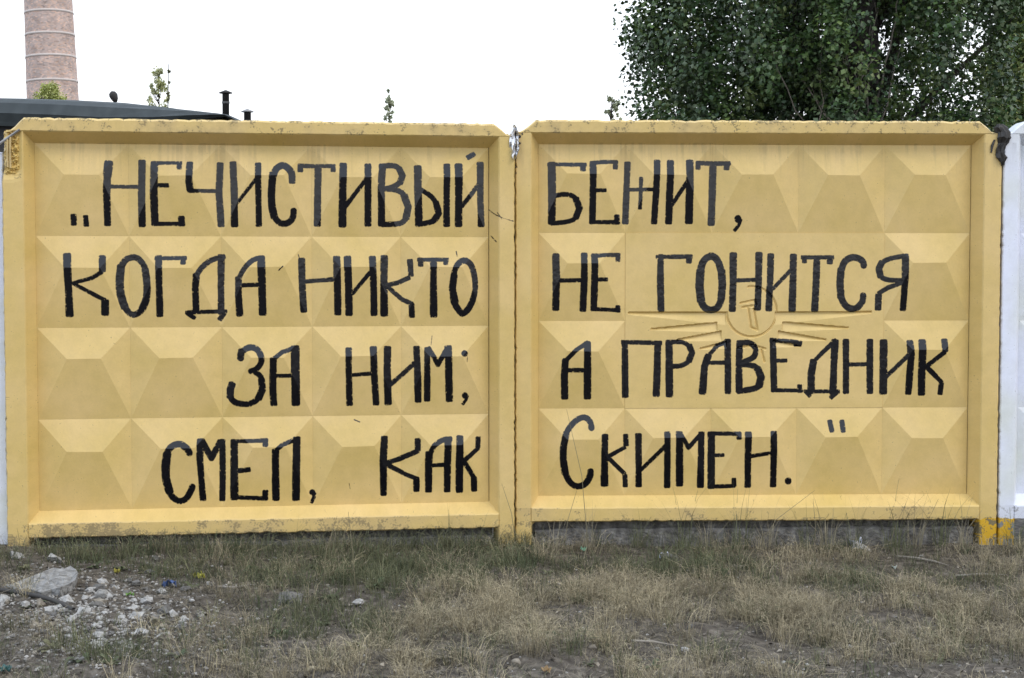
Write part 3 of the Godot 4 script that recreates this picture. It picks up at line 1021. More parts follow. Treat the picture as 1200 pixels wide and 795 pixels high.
# ---------------------------------------------------------------- things behind the fence
func build_background() -> void:
	# brick chimney, leaning a little
	var zc := EYE.z - 95.0
	var base := at_z(72.0, 316, zc)
	base.y = 0
	var ch := thing("brick_chimney", "tall weathered brick chimney with pale bands above the dark roof", "chimney", base)
	ch.rotation.z = deg_to_rad(1.9)
	var im := Image.create(512, 1024, false, Image.FORMAT_RGB8)
	var nz := noise(61, 0.02, 4)
	var nz2 := noise(62, 0.11, 2)
	var r := RandomNumberGenerator.new()
	r.seed = 9
	var cols := [[0.47, 0.35, 0.31], [0.51, 0.38, 0.33], [0.44, 0.335, 0.305], [0.57, 0.39, 0.31], [0.41, 0.33, 0.305]]  # brick tones lifted to carry the haze of distance in the colour
	for row in 128:
		for c in 32:
			var q: Array = cols[r.randi() % 5]
			var sh := 8 if row % 2 else 0
			var dark_brick := -0.2 if r.randf() < 0.10 + clampf(nz.get_noise_2d(c * 10.0, row * 5.0) * 0.7, 0.0, 0.4) else 0.0
			for y in 8:
				for x in 16:
					var xx := (c * 16 + x + sh) % 512
					var yy := row * 8 + y
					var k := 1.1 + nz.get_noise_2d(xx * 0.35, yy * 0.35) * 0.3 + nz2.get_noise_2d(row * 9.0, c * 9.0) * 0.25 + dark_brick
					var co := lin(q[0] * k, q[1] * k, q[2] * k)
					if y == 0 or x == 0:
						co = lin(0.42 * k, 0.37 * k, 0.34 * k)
					im.set_pixel(xx, yy, co)
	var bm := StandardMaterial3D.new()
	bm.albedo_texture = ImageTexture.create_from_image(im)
	bm.roughness = 0.95
	var hh := 27.0
	var rad := func(y: float) -> float: return 1.78 - y * 0.0192
	var st := begin(true)
	var sides := 40
	var rings := 27
	for j in rings + 1:
		for i in sides + 1:
			var y := hh * j / rings
			var an := TAU * i / sides
			var rr: float = rad.call(y)
			st.set_uv(Vector2(i / float(sides) * 2.0, -y * 0.098))
			st.add_vertex(Vector3(cos(an) * rr, y, sin(an) * rr))
	for j in rings:
		for i in sides:
			var o := j * (sides + 1) + i
			for k in [o, o + sides + 1, o + sides + 2, o, o + sides + 2, o + 1]:
				st.add_index(k)
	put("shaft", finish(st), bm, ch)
	var band := mat(lin(0.56, 0.50, 0.47), 0.8)
	var ys := []
	for py in [96.0, 67.5, 41.5, 15.5]:
		ys.append(at_z(60, py, zc).y)
	var y_up: float = ys[3]
	while y_up < 25.0:
		y_up += 1.42
		ys.append(y_up)
	for y in ys:
		st = begin(true)
		var pr := []
		for i in 41:
			var an := TAU * i / 40
			var rr: float = rad.call(y)
			var ring := [Vector3(cos(an) * (rr + 0.004), y - 0.07, sin(an) * (rr + 0.004)), Vector3(cos(an) * (rr + 0.025), y - 0.065, sin(an) * (rr + 0.025)), Vector3(cos(an) * (rr + 0.025), y + 0.065, sin(an) * (rr + 0.025)), Vector3(cos(an) * (rr - 0.004), y + 0.07, sin(an) * (rr - 0.004))]
			if i > 0:
				for q in 3:
					quad(st, pr[q], pr[q + 1], ring[q + 1], ring[q])
			pr = ring
		put("band", finish(st), band, ch)
	# low building with a dark swept roof
	var zr := EYE.z - 22.0
	var slate := StandardMaterial3D.new()
	slate.albedo_texture = ntex(71, 0.015, [[0.0, lin(0.020, 0.027, 0.030)], [0.5, lin(0.031, 0.040, 0.044)], [1.0, lin(0.050, 0.061, 0.065)]], 512, 5)
	slate.roughness = 0.8
	triplanar(slate, 0.35)
	var dark := mat(lin(0.035, 0.035, 0.04), 0.9)
	var shed := thing("low_building", "low dark building with a swept slate grey roof behind the fence", "building", Vector3(at_z(-140, 316, zr).x, 0, zr))
	var ox: float = shed.position.x
	var edge := []
	for q in [[-420, 101], [-250, 107], [-100, 111], [0, 112.8], [60, 114.8], [120, 118], [180, 122.5], [220, 126.5], [250, 130], [264, 132.5], [272, 136], [280, 141]]:
		var p := at_z(q[0], q[1], zr)
		edge.append(Vector2(p.x - ox, p.y))
	st = begin()
	var prev := []
	for e in edge:
		var eh := clampf((edge[edge.size() - 1].x - e.x) / 1.6, 0.12, 1.0)
		var ring := []
		var prof := [[0.0, 0.42], [0.015, 0.36], [0.06, 0.24], [0.04, 0.235], [-0.10, 0.08], [-0.35, 0.0], [-1.2, -0.10], [-3.0, -0.22], [-7.0, -0.25]]
		for q in prof:
			ring.append(Vector3(e.x, e.y - q[1] * eh, q[0]))
		if prev.size():
			for k in ring.size() - 1:
				quad(st, prev[k], ring[k], ring[k + 1], prev[k + 1])
		prev = ring
	put("roof", finish(st), slate, shed)
	st = begin()
	add_box(st, Vector3(edge[0].x, 0, -6.8), Vector3(edge[11].x - 0.25, 3.86, -0.12))
	put("wall", finish(st), dark, shed)
	# vents standing on the roof
	var iron := mat(lin(0.022, 0.02, 0.02), 0.7)
	var zinc := mat(lin(0.30, 0.30, 0.31), 0.5, 0.3)
	for q in [[264.3, 108.5, 133.5, 0.040, 0.075, -0.5], [289.8, 130.5, 142.0, 0.042, 0.072, -0.9]]:
		var top := at_z(q[0], q[1], zr + q[5]) - shed.position
		var low := at_z(q[0], q[2], zr + q[5]) - shed.position
		low.y = minf(low.y, 3.9)
		st = begin(true)
		add_tube(st, [Vector3(low.x, 3.4, q[5]), Vector3(top.x, top.y - 0.02, q[5])], [q[3] * 1.25, q[3] * 1.25], 14)
		var vp := put("vent_pipe", finish(st), iron, shed)
		st = begin(true)
		add_tube(st, [Vector3(top.x, top.y - 0.012, q[5]), Vector3(top.x, top.y, q[5]), Vector3(top.x, top.y + 0.035, q[5])], [q[4] * 1.3, q[4] * 1.3, 0.012], 14)
		put("cap", finish(st), zinc if q[3] > 0.041 else iron, vp)
		st = begin(true)
		add_tube(st, [Vector3(top.x, top.y - 0.16, q[5]), Vector3(top.x, top.y - 0.13, q[5])], [q[3] * 1.4, q[3] * 1.4], 14)
		put("collar", finish(st), zinc, vp)
	# street lamp far behind, seen from behind
	var zl := EYE.z - 45.0
	var lp := at_z(136, 119, zl)
	var lamp := thing("street_lamp", "dark round lamp head on a thin pole behind the slate roof", "street lamp", Vector3(lp.x, 0, zl))
	st = begin(true)
	add_tube(st, [Vector3(0, 0, 0), Vector3(0, 4.2, 0), Vector3(-0.02, lp.y - 0.05, 0), Vector3(-0.09, lp.y + 0.14, 0)], [0.05, 0.035, 0.025, 0.02], 8)
	put("pole", finish(st), zinc, lamp)
	st = begin(true)
	add_tube(st, [Vector3(-0.02, lp.y - 0.02, 0), Vector3(-0.04, lp.y + 0.06, 0), Vector3(-0.08, lp.y + 0.17, 0.0), Vector3(-0.12, lp.y + 0.25, 0.0), Vector3(-0.14, lp.y + 0.29, 0.0)], [0.05, 0.095, 0.125, 0.10, 0.03], 14)
	put("lamp_head", finish(st), iron, lamp)

# ---------------------------------------------------------------- trees
func slim_tree(called: String, label: String, px: float, py_top: float, dist: float, width_px: float, py_base: float, cols: Array, count: int, leaf: float, seed_: int, loose := 1.0) -> void:
	var z := EYE.z - dist
	var top := at_z(px, py_top, z)
	var low := at_z(px, py_base, z).y
	var wide := width_px * dist / FPX * 0.5
	var t := thing(called, label, "tree", Vector3(top.x, 0, z), 0.0, "trees behind the fence")
	var r := RandomNumberGenerator.new()
	r.seed = seed_
	var st := begin(true)
	limb(st, Vector3.ZERO, Vector3(0, top.y * 0.97, 0), 0.05 + wide * 0.12, 0.012, 0.05, r, 7, 8)
	var cen := []
	var spr := []
	var h0 := low - (top.y - low) * 1.6
	h0 = maxf(h0, 1.0)
	for i in count:
		var k := pow(r.randf(), 0.8)
		var y := lerpf(h0, top.y - wide * 0.25, k)
		var f := clampf((top.y - y) / (top.y - low), 0.12, 1.0)
		var w := wide * sqrt(f) * 0.85
		var an := r.randf() * TAU
		var rr := sqrt(r.randf()) * w
		var c := Vector3(cos(an) * rr, y, sin(an) * rr)
		cen.append(c)
		spr.append(Vector3(0.16, 0.3, 0.16) * wide * loose)
		if i % 3 == 0:
			limb(st, Vector3(0, maxf(y - w * 1.2, 0.5), 0), c, 0.012 + wide * 0.015, 0.005, 0.04, r, 5, 3)
	put("trunk", finish(st), M.bark, t)
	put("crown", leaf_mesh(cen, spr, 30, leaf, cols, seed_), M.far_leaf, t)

func build_trees() -> void:
	var bark := StandardMaterial3D.new()
	bark.albedo_texture = ntex(81, 0.03, [[0.0, lin(0.014, 0.012, 0.010)], [0.5, lin(0.036, 0.031, 0.027)], [1.0, lin(0.09, 0.08, 0.07)]], 512, 5)
	bark.normal_enabled = true
	bark.normal_texture = nnorm(82, 0.03, 10.0)
	bark.roughness = 1.0
	triplanar(bark, 0.8)
	M.bark = bark
	M.leaf = vertex_mat(0.5, Color(0.12, 0.16, 0.05))
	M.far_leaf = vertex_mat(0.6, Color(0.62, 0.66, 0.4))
	var twig := mat(lin(0.19, 0.165, 0.14), 0.9)
	# big old poplar behind the right-hand yellow panel
	var dist := 17.5
	var z := EYE.z - dist
	var s := dist / FPX
	var tx := at_z(1000, 316, z).x
	var t := thing("poplar_tree", "large dark leafy poplar with a thick trunk behind the badge panel", "tree", Vector3(tx, 0, z), 0.0, "trees behind the fence")
	var r := RandomNumberGenerator.new()
	r.seed = 77
	var st := begin(true)
	var pts := []
	var rad := []
	for i in 15:
		var y := i * 0.8
		pts.append(Vector3(sin(i * 0.7) * 0.05, y, cos(i * 0.9) * 0.05))
		rad.append(lerpf(0.40, 0.10, i / 14.0) + (0.12 if i == 0 else 0.0))
	add_tube(st, pts, rad, 16)
	for i in 26:
		var y := r.randf_range(2.0, 8.0)
		var an := r.randf() * TAU
		var a := Vector3(0, y, 0)
		var b := a + Vector3(cos(an) * r.randf_range(1.0, 2.1), r.randf_range(1.2, 2.8), sin(an) * r.randf_range(1.0, 2.0))
		limb(st, a, b, 0.07, 0.015, 0.15, r, 7, 5)
	put("trunk", finish(st), bark, t)
	# bare suckers hanging about the trunk
	for i in 17:
		st = begin(true)
		var px := r.randf_range(945, 1050)
		var p0 := at_z(px, r.randf_range(150, 175), z + 0.55 + r.randf() * 0.5) - t.position
		var p1 := at_z(px + r.randfn() * 34.0, r.randf_range(-60, 60), z + 0.5 + r.randf() * 0.5) - t.position
		limb(st, p0, p1, r.randf_range(0.006, 0.016), 0.004, 0.16, r, 5, 9)
		put("sucker", finish(st), twig, t)
	var greens := [Color(0.036, 0.076, 0.020), Color(0.046, 0.094, 0.024), Color(0.028, 0.060, 0.026), Color(0.078, 0.125, 0.030), Color(0.050, 0.084, 0.044), Color(0.112, 0.148, 0.040), Color(0.104, 0.136, 0.088)]
	var cen := []
	var spr := []
	var tries := 0
	var gaps := noise(79, 0.75, 2)
	while cen.size() < 2400 and tries < 120000:
		tries += 1
		var y := 1.4 + 8.6 * pow(r.randf(), 1.3)
		var x := r.randf_range(-2.65, 2.3)
		var zz := r.randf_range(-2.0, 2.0)
		var w := 2.55 * sqrt(clampf(1.0 - pow(absf(y - 4.0) / 6.4, 2.2), 0.0, 1.0))
		var e := Vector2((x - 0.06) / maxf(w, 0.01), zz / maxf(w * 0.8, 0.01)).length()
		if e > 1.0:
			continue
		# a hollow in front of the trunk, where only bare suckers show
		if absf(x) < 0.34 and zz > 0.3 and y < 6.0 and r.randf() < 0.82:
			continue
		if gaps.get_noise_3d(x, y * 0.6, zz) < -0.08 and r.randf() < (0.85 if zz > -0.4 or x > 0.4 else 0.3):
			continue
		if x > 1.3 and r.randf() < clampf((x - 1.3) * 3.0 + (4.3 - y) * 0.8, 0.0, 0.97):
			continue
		if x > 0.7 and x < 1.3 and y > 3.6 and y < 4.5 and r.randf() < 0.35:
			continue
		cen.append(Vector3(x, y, zz))
		spr.append(Vector3(0.30, 0.40, 0.30) * r.randf_range(0.7, 1.15))
	put("crown", leaf_mesh(cen, spr, 112, 0.058, greens, 78), M.leaf, t)
	# lighter tree further back at the right
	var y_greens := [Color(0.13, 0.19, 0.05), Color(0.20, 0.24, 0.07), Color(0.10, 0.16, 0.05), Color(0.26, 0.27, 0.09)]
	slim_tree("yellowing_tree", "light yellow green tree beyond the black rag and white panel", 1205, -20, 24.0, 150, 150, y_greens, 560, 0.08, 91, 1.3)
	slim_tree("young_poplar", "slim young tree with olive leaves rising past the slate roof", 185, 76, 60.0, 34, 125, [Color(0.42, 0.43, 0.22), Color(0.52, 0.52, 0.30), Color(0.34, 0.36, 0.20)], 105, 0.085, 92, 0.9)  # pale leaf colours of the far trees include haze and backlight
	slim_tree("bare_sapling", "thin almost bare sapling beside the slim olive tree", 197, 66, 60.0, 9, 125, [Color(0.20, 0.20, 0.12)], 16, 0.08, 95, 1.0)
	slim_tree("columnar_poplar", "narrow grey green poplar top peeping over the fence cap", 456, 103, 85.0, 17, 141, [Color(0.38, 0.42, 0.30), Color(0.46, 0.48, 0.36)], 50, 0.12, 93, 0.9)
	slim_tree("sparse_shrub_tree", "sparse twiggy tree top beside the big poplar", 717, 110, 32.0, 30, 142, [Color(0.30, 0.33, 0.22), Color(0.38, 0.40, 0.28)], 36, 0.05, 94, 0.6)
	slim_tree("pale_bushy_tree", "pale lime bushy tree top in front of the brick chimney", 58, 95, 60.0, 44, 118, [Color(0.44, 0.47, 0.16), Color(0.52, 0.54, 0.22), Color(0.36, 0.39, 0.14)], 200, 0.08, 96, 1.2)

# ---------------------------------------------------------------- things stuck in the joints
func build_joint_things() -> void:
	# crumpled foil scrap
	var zf := 0.03
	var top := at_z(602.5, 146, zf)
	var low := at_z(602.5, 188, zf)
	var foil := mat(lin(0.70, 0.71, 0.74), 0.3, 0.85)
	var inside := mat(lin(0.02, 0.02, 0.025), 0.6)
	var f := thing("foil_scrap", "crumpled silver foil scrap wedged between the two yellow panels", "foil", low)
	var nz := noise(51, 9.0, 2)
	var hh := top.y - low.y
	for half in 2:
		var st := begin()
		var prev := []
		for j in 23:
			var v := j / 22.0
			var w := 0.031 * pow(sin(PI * clampf(v * 0.96 + 0.02, 0.0, 1.0)), 0.7)
			var row := []
			for i in 8:
				var k := i / 7.0
				var x := (-w + w * 1.25 * k) if half == 0 else (w * 0.45 + w * 0.55 * k)
				var zz := sin(k * PI) * 0.018 + nz.get_noise_3d(x * 4.0, v * 0.28, half * 3.0) * 0.020
				if half == 1:
					zz = -0.012 + k * 0.014 + nz.get_noise_3d(x * 5.0, v * 0.5, 7.0) * 0.016
				row.append(Vector3(x + nz.get_noise_2d(v * 0.3, half * 5.0) * 0.008, v * hh, zz + 0.01))
			if prev.size():
				for i in 7:
					quad(st, prev[i], row[i], row[i + 1], prev[i + 1])
			prev = row
		put("foil_fold", finish(st), foil, f)
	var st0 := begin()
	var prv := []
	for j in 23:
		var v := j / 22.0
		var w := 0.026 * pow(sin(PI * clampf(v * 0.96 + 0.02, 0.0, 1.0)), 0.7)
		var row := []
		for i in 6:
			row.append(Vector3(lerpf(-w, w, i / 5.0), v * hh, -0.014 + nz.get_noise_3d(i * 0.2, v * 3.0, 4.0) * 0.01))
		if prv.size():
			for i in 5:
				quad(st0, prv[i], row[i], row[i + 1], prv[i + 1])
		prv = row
	put("dark_inner_sheet", finish(st0), inside, f)  # near-black sheet set behind the two folds
	# crumbled dirt round the foil
	var crumb := mat(lin(0.05, 0.045, 0.045), 1.0)
	var rk := rock(5, 10)
	for q in [[594, 158, 4.5], [597, 171, 3.0], [596, 164, 3.5], [599, 183, 3.5], [609, 160, 4.5], [612, 157, 3.0], [609, 168, 3.5], [607, 176, 4.0], [604, 186, 4.0], [602, 189, 3.2], [605.5, 196, 2.4], [605, 203, 2.0]]:
		var o := put("mortar_crumb", rk, crumb)
		o.position = at_z(q[0], q[1], 0.004)
		var s: float = q[2] / 190.0 * 0.5
		o.scale = Vector3(s, s * 1.2, s)
		o.rotation = Vector3(q[0], q[1], q[2])
		tag(o, "dark mortar crumb clinging in the joint around the foil scrap", "crumb", "crumbs round the foil scrap")
	# tarry rag
	var tar := mat(lin(0.020, 0.017, 0.016), 0.55)
	var zr := -0.11
	var st := begin()
	var nt := noise(52, 14.0, 3)
	var path := [[1171, 146, 2], [1172, 150, 5.5], [1174, 155, 7.5], [1175, 162, 7.5], [1174, 168, 5.4], [1171, 174, 4.2], [1171, 180, 4.4], [1173, 185, 5.2], [1174, 190, 3.4], [1174, 194, 1.2]]
	var rings := []
	var origin := at_z(1174, 194, zr)
	for q in path:
		var c := at_z(q[0], q[1], zr) - origin
		var ring := []
		for k in 18:
			var an := TAU * k / 18.0
			var rr: float = q[2] / 187.0 * (1.0 + nt.get_noise_3d(cos(an) * 0.08, c.y, sin(an) * 0.08) * 1.1)
			ring.append(c + Vector3(cos(an) * rr, nt.get_noise_2d(an * 0.2, c.y) * 0.01, sin(an) * rr * 0.75 + 0.02))
		rings.append(ring)
	for i in rings.size() - 1:
		for k in 18:
			quad(st, rings[i][k], rings[i][(k + 1) % 18], rings[i + 1][(k + 1) % 18], rings[i + 1][k])
	var rag := thing("tar_rag", "black tarry rag stuffed in the joint beside the white panel", "rag", origin)
	put("rag_cloth", finish(st), tar, rag)
	st = begin(true)
	add_tube(st, [at_z(1166, 164, zr + 0.02) - origin, at_z(1163, 171, zr + 0.025) - origin, at_z(1162, 179, zr + 0.022) - origin], [0.006, 0.009, 0.005], 7)
	put("tar_drip", finish(st), tar, rag)

# ---------------------------------------------------------------- stones and litter
func stone(mesh: Mesh, px: float, py: float, wpx: float, hk: float, m: Material, label: String, group: String, called := "rubble_stone", tilt := 0.25) -> void:
	var p := on_ground(px, py)
	var s := wpx * 0.5 * (EYE.z - p.z) / FPX
	var o := put(called, mesh, m)
	o.rotation = Vector3(rng.randfn() * tilt, rng.randf() * TAU, rng.randfn() * tilt)
	o.scale = Vector3(s, s * hk, s * rng.randf_range(0.75, 1.05))
	o.position = p + Vector3(0, s * hk * rng.randf_range(0.05, 0.4), 0)
	tag(o, label, "stone", group)

func build_stones() -> void:
	var rock_normal := nnorm(104, 0.04, 12.0, 256, 4)
	var pale := StandardMaterial3D.new()
	pale.albedo_texture = ntex(101, 0.03, [[0.0, lin(0.17, 0.165, 0.158)], [0.42, lin(0.32, 0.313, 0.30)], [0.7, lin(0.42, 0.412, 0.40)], [1.0, lin(0.54, 0.53, 0.515)]], 256, 5)
	pale.roughness = 0.95
	pale.normal_enabled = true
	pale.normal_texture = rock_normal
	triplanar(pale, 3.0)
	var buff := StandardMaterial3D.new()
	buff.albedo_texture = ntex(102, 0.03, [[0.0, lin(0.11, 0.094, 0.075)], [0.5, lin(0.22, 0.192, 0.155)], [1.0, lin(0.36, 0.325, 0.27)]], 256, 5)
	buff.roughness = 0.95
	buff.normal_enabled = true
	buff.normal_texture = rock_normal
	triplanar(buff, 3.0)
	var grey := StandardMaterial3D.new()
	grey.albedo_texture = ntex(103, 0.03, [[0.0, lin(0.07, 0.066, 0.062)], [0.5, lin(0.13, 0.125, 0.118)], [1.0, lin(0.23, 0.222, 0.21)]], 256, 5)
	grey.roughness = 0.95
	grey.normal_enabled = true
	grey.normal_texture = rock_normal
	triplanar(grey, 3.0)
	var shapes := []
	for i in 8:
		shapes.append(rock(200 + i, 11 + i % 5))
	var slab_mat := StandardMaterial3D.new()
	slab_mat.albedo_texture = ntex(105, 0.02, [[0.0, lin(0.10, 0.097, 0.093)], [0.45, lin(0.23, 0.226, 0.22)], [0.7, lin(0.31, 0.306, 0.30)], [1.0, lin(0.42, 0.415, 0.41)]], 512, 6)
	slab_mat.roughness = 0.95
	slab_mat.normal_enabled = true
	slab_mat.normal_texture = rock_normal
	triplanar(slab_mat, 2.0)
	# big slab of broken plaster at the left
	var st := begin()
	var origin := on_ground(50, 694)
	var out := [[6, 688, 0.008], [15, 684, 0.02], [27, 681, 0.03], [40, 675, 0.045], [52, 671, 0.06], [62, 667, 0.07], [74, 665, 0.085], [82, 663, 0.09], [89, 666, 0.09], [91, 673, 0.08], [88, 680, 0.07], [79, 686, 0.065], [70, 692, 0.055], [60, 691, 0.045], [48, 695, 0.035], [36, 692, 0.02], [20, 693, 0.012]]
	var topv := []
	var botv := []
	var nz := noise(111, 8.0, 3)
	for q in out:
		var d := ray(q[0], q[1])
		var p: Vector3 = EYE + d * ((origin.y + q[2] * 0.75 - EYE.y) / d.y)
		topv.append(p - origin)
		botv.append(Vector3(p.x - origin.x, -0.04, p.z - origin.z) * Vector3(0.97, 1, 0.97))
	var cc := Vector3.ZERO
	for q in topv:
		cc += q / topv.size()
	var steps := 5
	for i in topv.size():
		var a: Vector3 = topv[i]
		var b: Vector3 = topv[(i + 1) % topv.size()]
		for k in steps:
			var q := []
			for e in [[k, 0], [k + 1, 0], [k + 1, 1], [k, 1]]:
				var base: Vector3 = a if e[1] == 0 else b
				var pp := cc.lerp(base, e[0] / float(steps))
				q.append(pp + Vector3(0, nz.get_noise_2d(pp.x * 2.0, pp.z * 2.0) * 0.03, 0))
			quad(st, q[0], q[1], q[2], q[3])
		var na := a + Vector3(0, nz.get_noise_2d(a.x * 2.0, a.z * 2.0) * 0.03, 0)
		var nb := b + Vector3(0, nz.get_noise_2d(b.x * 2.0, b.z * 2.0) * 0.03, 0)
		quad(st, na, botv[i], botv[(i + 1) % topv.size()], nb)
	var slab := put("broken_slab", finish(st), slab_mat)
	slab.position = origin
	tag(slab, "large pale broken slab lying tilted in the rubble by the fence", "slab")
	# single stones read from the photograph: x, y (base), width, material, label
	var named := [
		[65, 658, 28, 0, "pale flat stone between the broken slab and the fence"], [20, 655, 30, 0, "pale flat stone at the foot of the fence joint by the white panel"],
		[12, 723, 14, 1, "round buff pebble below the broken slab"], [30, 725, 16, 1, "round buff pebble paired with another below the slab"],
		[211, 668, 15, 1, "upright pale stone standing in short grass near the fence"], [193, 747, 20, 0, "pale angular stone at the edge of the rubble heap"],
		[454, 765, 17, 1, "flat cream stone on bare soil among dry grass"], [411, 735, 16, 1, "long narrow buff stone flake in dry grass"],
		[694, 760, 14, 1, "small cream stone on the bare soil beneath the straw"], [803, 763, 13, 0, "small pale stone chip beside a dark twig"],
		[770, 762, 13, 2, "greyish stone half sunk in bare soil"], [786, 657, 30, 2, "grey concrete lump beneath the badge panel"],
		[1010, 645, 34, 0, "whitish concrete lump in tall grass under the badge panel"], [1047, 758, 16, 1, "rounded tan stone in the dry grass"],
		[453, 652, 14, 1, "buff stone near the fence among grass blades"], [467, 650, 9, 0, "small white stone beside a buff stone near the fence"],
		[321, 655, 11, 0, "small white stone under the lettering on short grass"], [120, 700, 26, 0, "pale plaster chunk on top of the rubble heap"],
		[340, 705, 40, 2, "low grey clod of earth in the grass"], [420, 706, 18, 0, "whitish plaster crumb among green grass"]]
	var mats := [pale, buff, grey]
	var i := 0
	for q in named:
		stone(shapes[i % 8], q[0], q[1], q[2], 0.55, mats[q[3]], q[4], "")
		i += 1
	# the rubble heap
	var rr := RandomNumberGenerator.new()
	rr.seed = 31
	for k in 190:
		var px := rr.randfn(120.0, 66.0)
		var py := rr.randfn(716.0, 30.0) + (px - 115.0) * 0.12
		if px < -30 or px > 290 or py < 652 or py > 800:
			continue
		if px < 92 and py < 704:
			continue
		var w := clampf(5.5 + pow(absf(rr.randfn()), 1.6) * 6.0, 5.0, 27.0)
		var mi: int = [0, 0, 0, 2, 2, 1][rr.randi() % 6]
		stone(shapes[rr.randi() % 8], px, py, w, rr.randf_range(0.45, 0.75), mats[mi], ["whitish plaster", "buff brick coloured", "grey concrete"][mi] + [" crumb lying in the pale rubble heap", " chunk lying in the pale rubble heap"][int(w > 12.0)], "chunks of the rubble heap")
	for k in 90:
		var px := rr.randf_range(-40, 1240)
		var py := rr.randf_range(648, 800)
		if px < 260 and py > 660:
			continue
		var w := clampf(5.0 + absf(rr.randfn()) * 3.0, 4.0, 13.0)
		var mi: int = [0, 1, 1, 2, 2][rr.randi() % 5]
		stone(shapes[rr.randi() % 8], px, py, w, rr.randf_range(0.4, 0.7), mats[mi], ["whitish", "buff", "grey"][mi] + " loose pebble scattered in the grass before the fence", "pebbles scattered in the grass", "pebble")
	# cable over the slab
	st = begin(true)
	var pts := []
	var rad := []
	for q in [[-14, 693, 0.012], [5, 695, 0.012], [25, 698, 0.012], [45, 702, 0.014], [62, 707, 0.014], [76, 712, 0.012], [86, 717, 0.008]]:
		pts.append(on_ground(q[0], q[1]) + Vector3(0, q[2], 0))
		rad.append(0.012)
	add_tube(st, pts, rad, 8)
	tag(put("black_cable", finish(st), mat(lin(0.045, 0.042, 0.04), 0.7)), "dark cable end lying in front of the broken slab", "cable")
	# dry branches
	var wood := mat(lin(0.26, 0.235, 0.20), 0.9)
	var paths := [[[[255, 691], [275, 692], [300, 688]], "thin forked dry branch lying beside the rubble"], [[[1050, 655], [1075, 657], [1095, 661], [1112, 666]], "pale dry stalk lying before the yellow foot"], [[[1120, 678], [1150, 676], [1180, 677]], "grey stick lying on the ground before the white panel"], [[[740, 755], [765, 756], [795, 761]], "dark thin twig on bare soil among straw"]]
	for e in paths:
		st = begin(true)
		pts = []
		rad = []
		for q in e[0]:
			pts.append(on_ground(q[0], q[1]) + Vector3(0, 0.014, 0))
			rad.append(0.007)
		rad[rad.size() - 1] = 0.003
		add_tube(st, pts, rad, 6)
		tag(put("dry_branch", finish(st), wood), e[1], "branch")
	# scraps: x, y, width px, colour, label, name
	var scraps := [[233, 680, 15, lin(0.38, 0.36, 0.03), "bright yellow fallen leaf on the grass by the rubble", "fallen_leaf"], [152, 701, 11, lin(0.12, 0.24, 0.05), "small green leaf lying on the rubble heap", "fallen_leaf"], [137, 673, 10, lin(0.28, 0.25, 0.04), "olive yellow leaf between slab and fence", "fallen_leaf"],
		[198, 689, 17, lin(0.05, 0.09, 0.22), "crumpled blue wrapper at the rubble edge", "wrapper"], [778, 656, 13, lin(0.62, 0.68, 0.82), "white plastic scrap beside the grey concrete lump", "plastic_scrap"], [1003, 641, 20, lin(0.55, 0.57, 0.68), "pale bluish plastic scrap in tall grass under the badge panel", "plastic_scrap"],
		[1048, 668, 9, lin(0.6, 0.66, 0.62), "small white bottle cap sized scrap on the soil", "plastic_scrap"], [640, 790, 16, lin(0.26, 0.17, 0.08), "curled brown fallen leaf on bare soil", "fallen_leaf"], [665, 755, 12, lin(0.42, 0.37, 0.30), "pale dry fallen leaf under the straw", "fallen_leaf"], [684, 647, 10, lin(0.12, 0.30, 0.20), "greenish bottle shard on the dirt beneath the badge panel", "glass_shard"], [365, 788, 12, lin(0.42, 0.38, 0.28), "beige curled fallen leaf at the grass edge", "fallen_leaf"], [6, 790, 16, lin(0.03, 0.10, 0.10), "dark teal wrapper in the rubble foreground", "wrapper"]]
	var sn := noise(121, 20.0, 2)
	for q in scraps:
		var p := on_ground(q[0], q[1])
		var s: float = q[2] * 0.5 * (EYE.z - p.z) / FPX
		st = begin()
		var g := []
		for a in 7:
			var row := []
			for b in 7:
				var x := (a / 6.0 - 0.5) * 2.0
				var w := sqrt(clampf(1.05 - x * x, 0.02, 1.0))
				var zz := (b / 6.0 - 0.5) * 2.0 * w
				row.append(Vector3(x * s, (0.35 + sn.get_noise_3d(x * 0.1, zz * 0.1, q[0]) * 1.1 + absf(zz) * 0.35) * s, zz * s * 0.75))
			g.append(row)
		for a in 6:
			for b in 6:
				quad(st, g[a][b], g[a][b + 1], g[a + 1][b + 1], g[a + 1][b])
		var o := put(q[5], finish(st), mat(q[3], 0.6))
		o.position = p + Vector3(0, 0.005, 0)
		o.rotation.y = fmod(q[0] * 0.7, TAU)
		tag(o, q[4], "leaf" if q[5] == "fallen_leaf" else "litter")

# ---------------------------------------------------------------- grass and litter on the ground
class Turf:
	var v := PackedVector3Array()
	var c := PackedColorArray()
	var ix := PackedInt32Array()
	func strand(a: Vector3, b: Vector3, t: Vector3, side: Vector3, col: Color) -> void:
		var n := v.size()
		v.append(a - side); v.append(a + side)
		v.append(b - side * 0.8); v.append(b + side * 0.8)
		v.append(t)
		for k in 5:
			c.append(col)
		ix.append(n); ix.append(n + 2); ix.append(n + 3)
		ix.append(n); ix.append(n + 3); ix.append(n + 1)
		ix.append(n + 2); ix.append(n + 4); ix.append(n + 3)
	func mesh() -> ArrayMesh:
		var arr := []
		arr.resize(Mesh.ARRAY_MAX)
		arr[Mesh.ARRAY_VERTEX] = v
		arr[Mesh.ARRAY_COLOR] = c
		arr[Mesh.ARRAY_INDEX] = ix
		var me := ArrayMesh.new()
		me.add_surface_from_arrays(Mesh.PRIMITIVE_TRIANGLES, arr)
		return me

func bump(px: float, py: float, cx: float, cy: float, w: float, h: float) -> float:
	return exp(-pow((px - cx) / w, 2.0) - pow((py - cy) / h, 2.0))

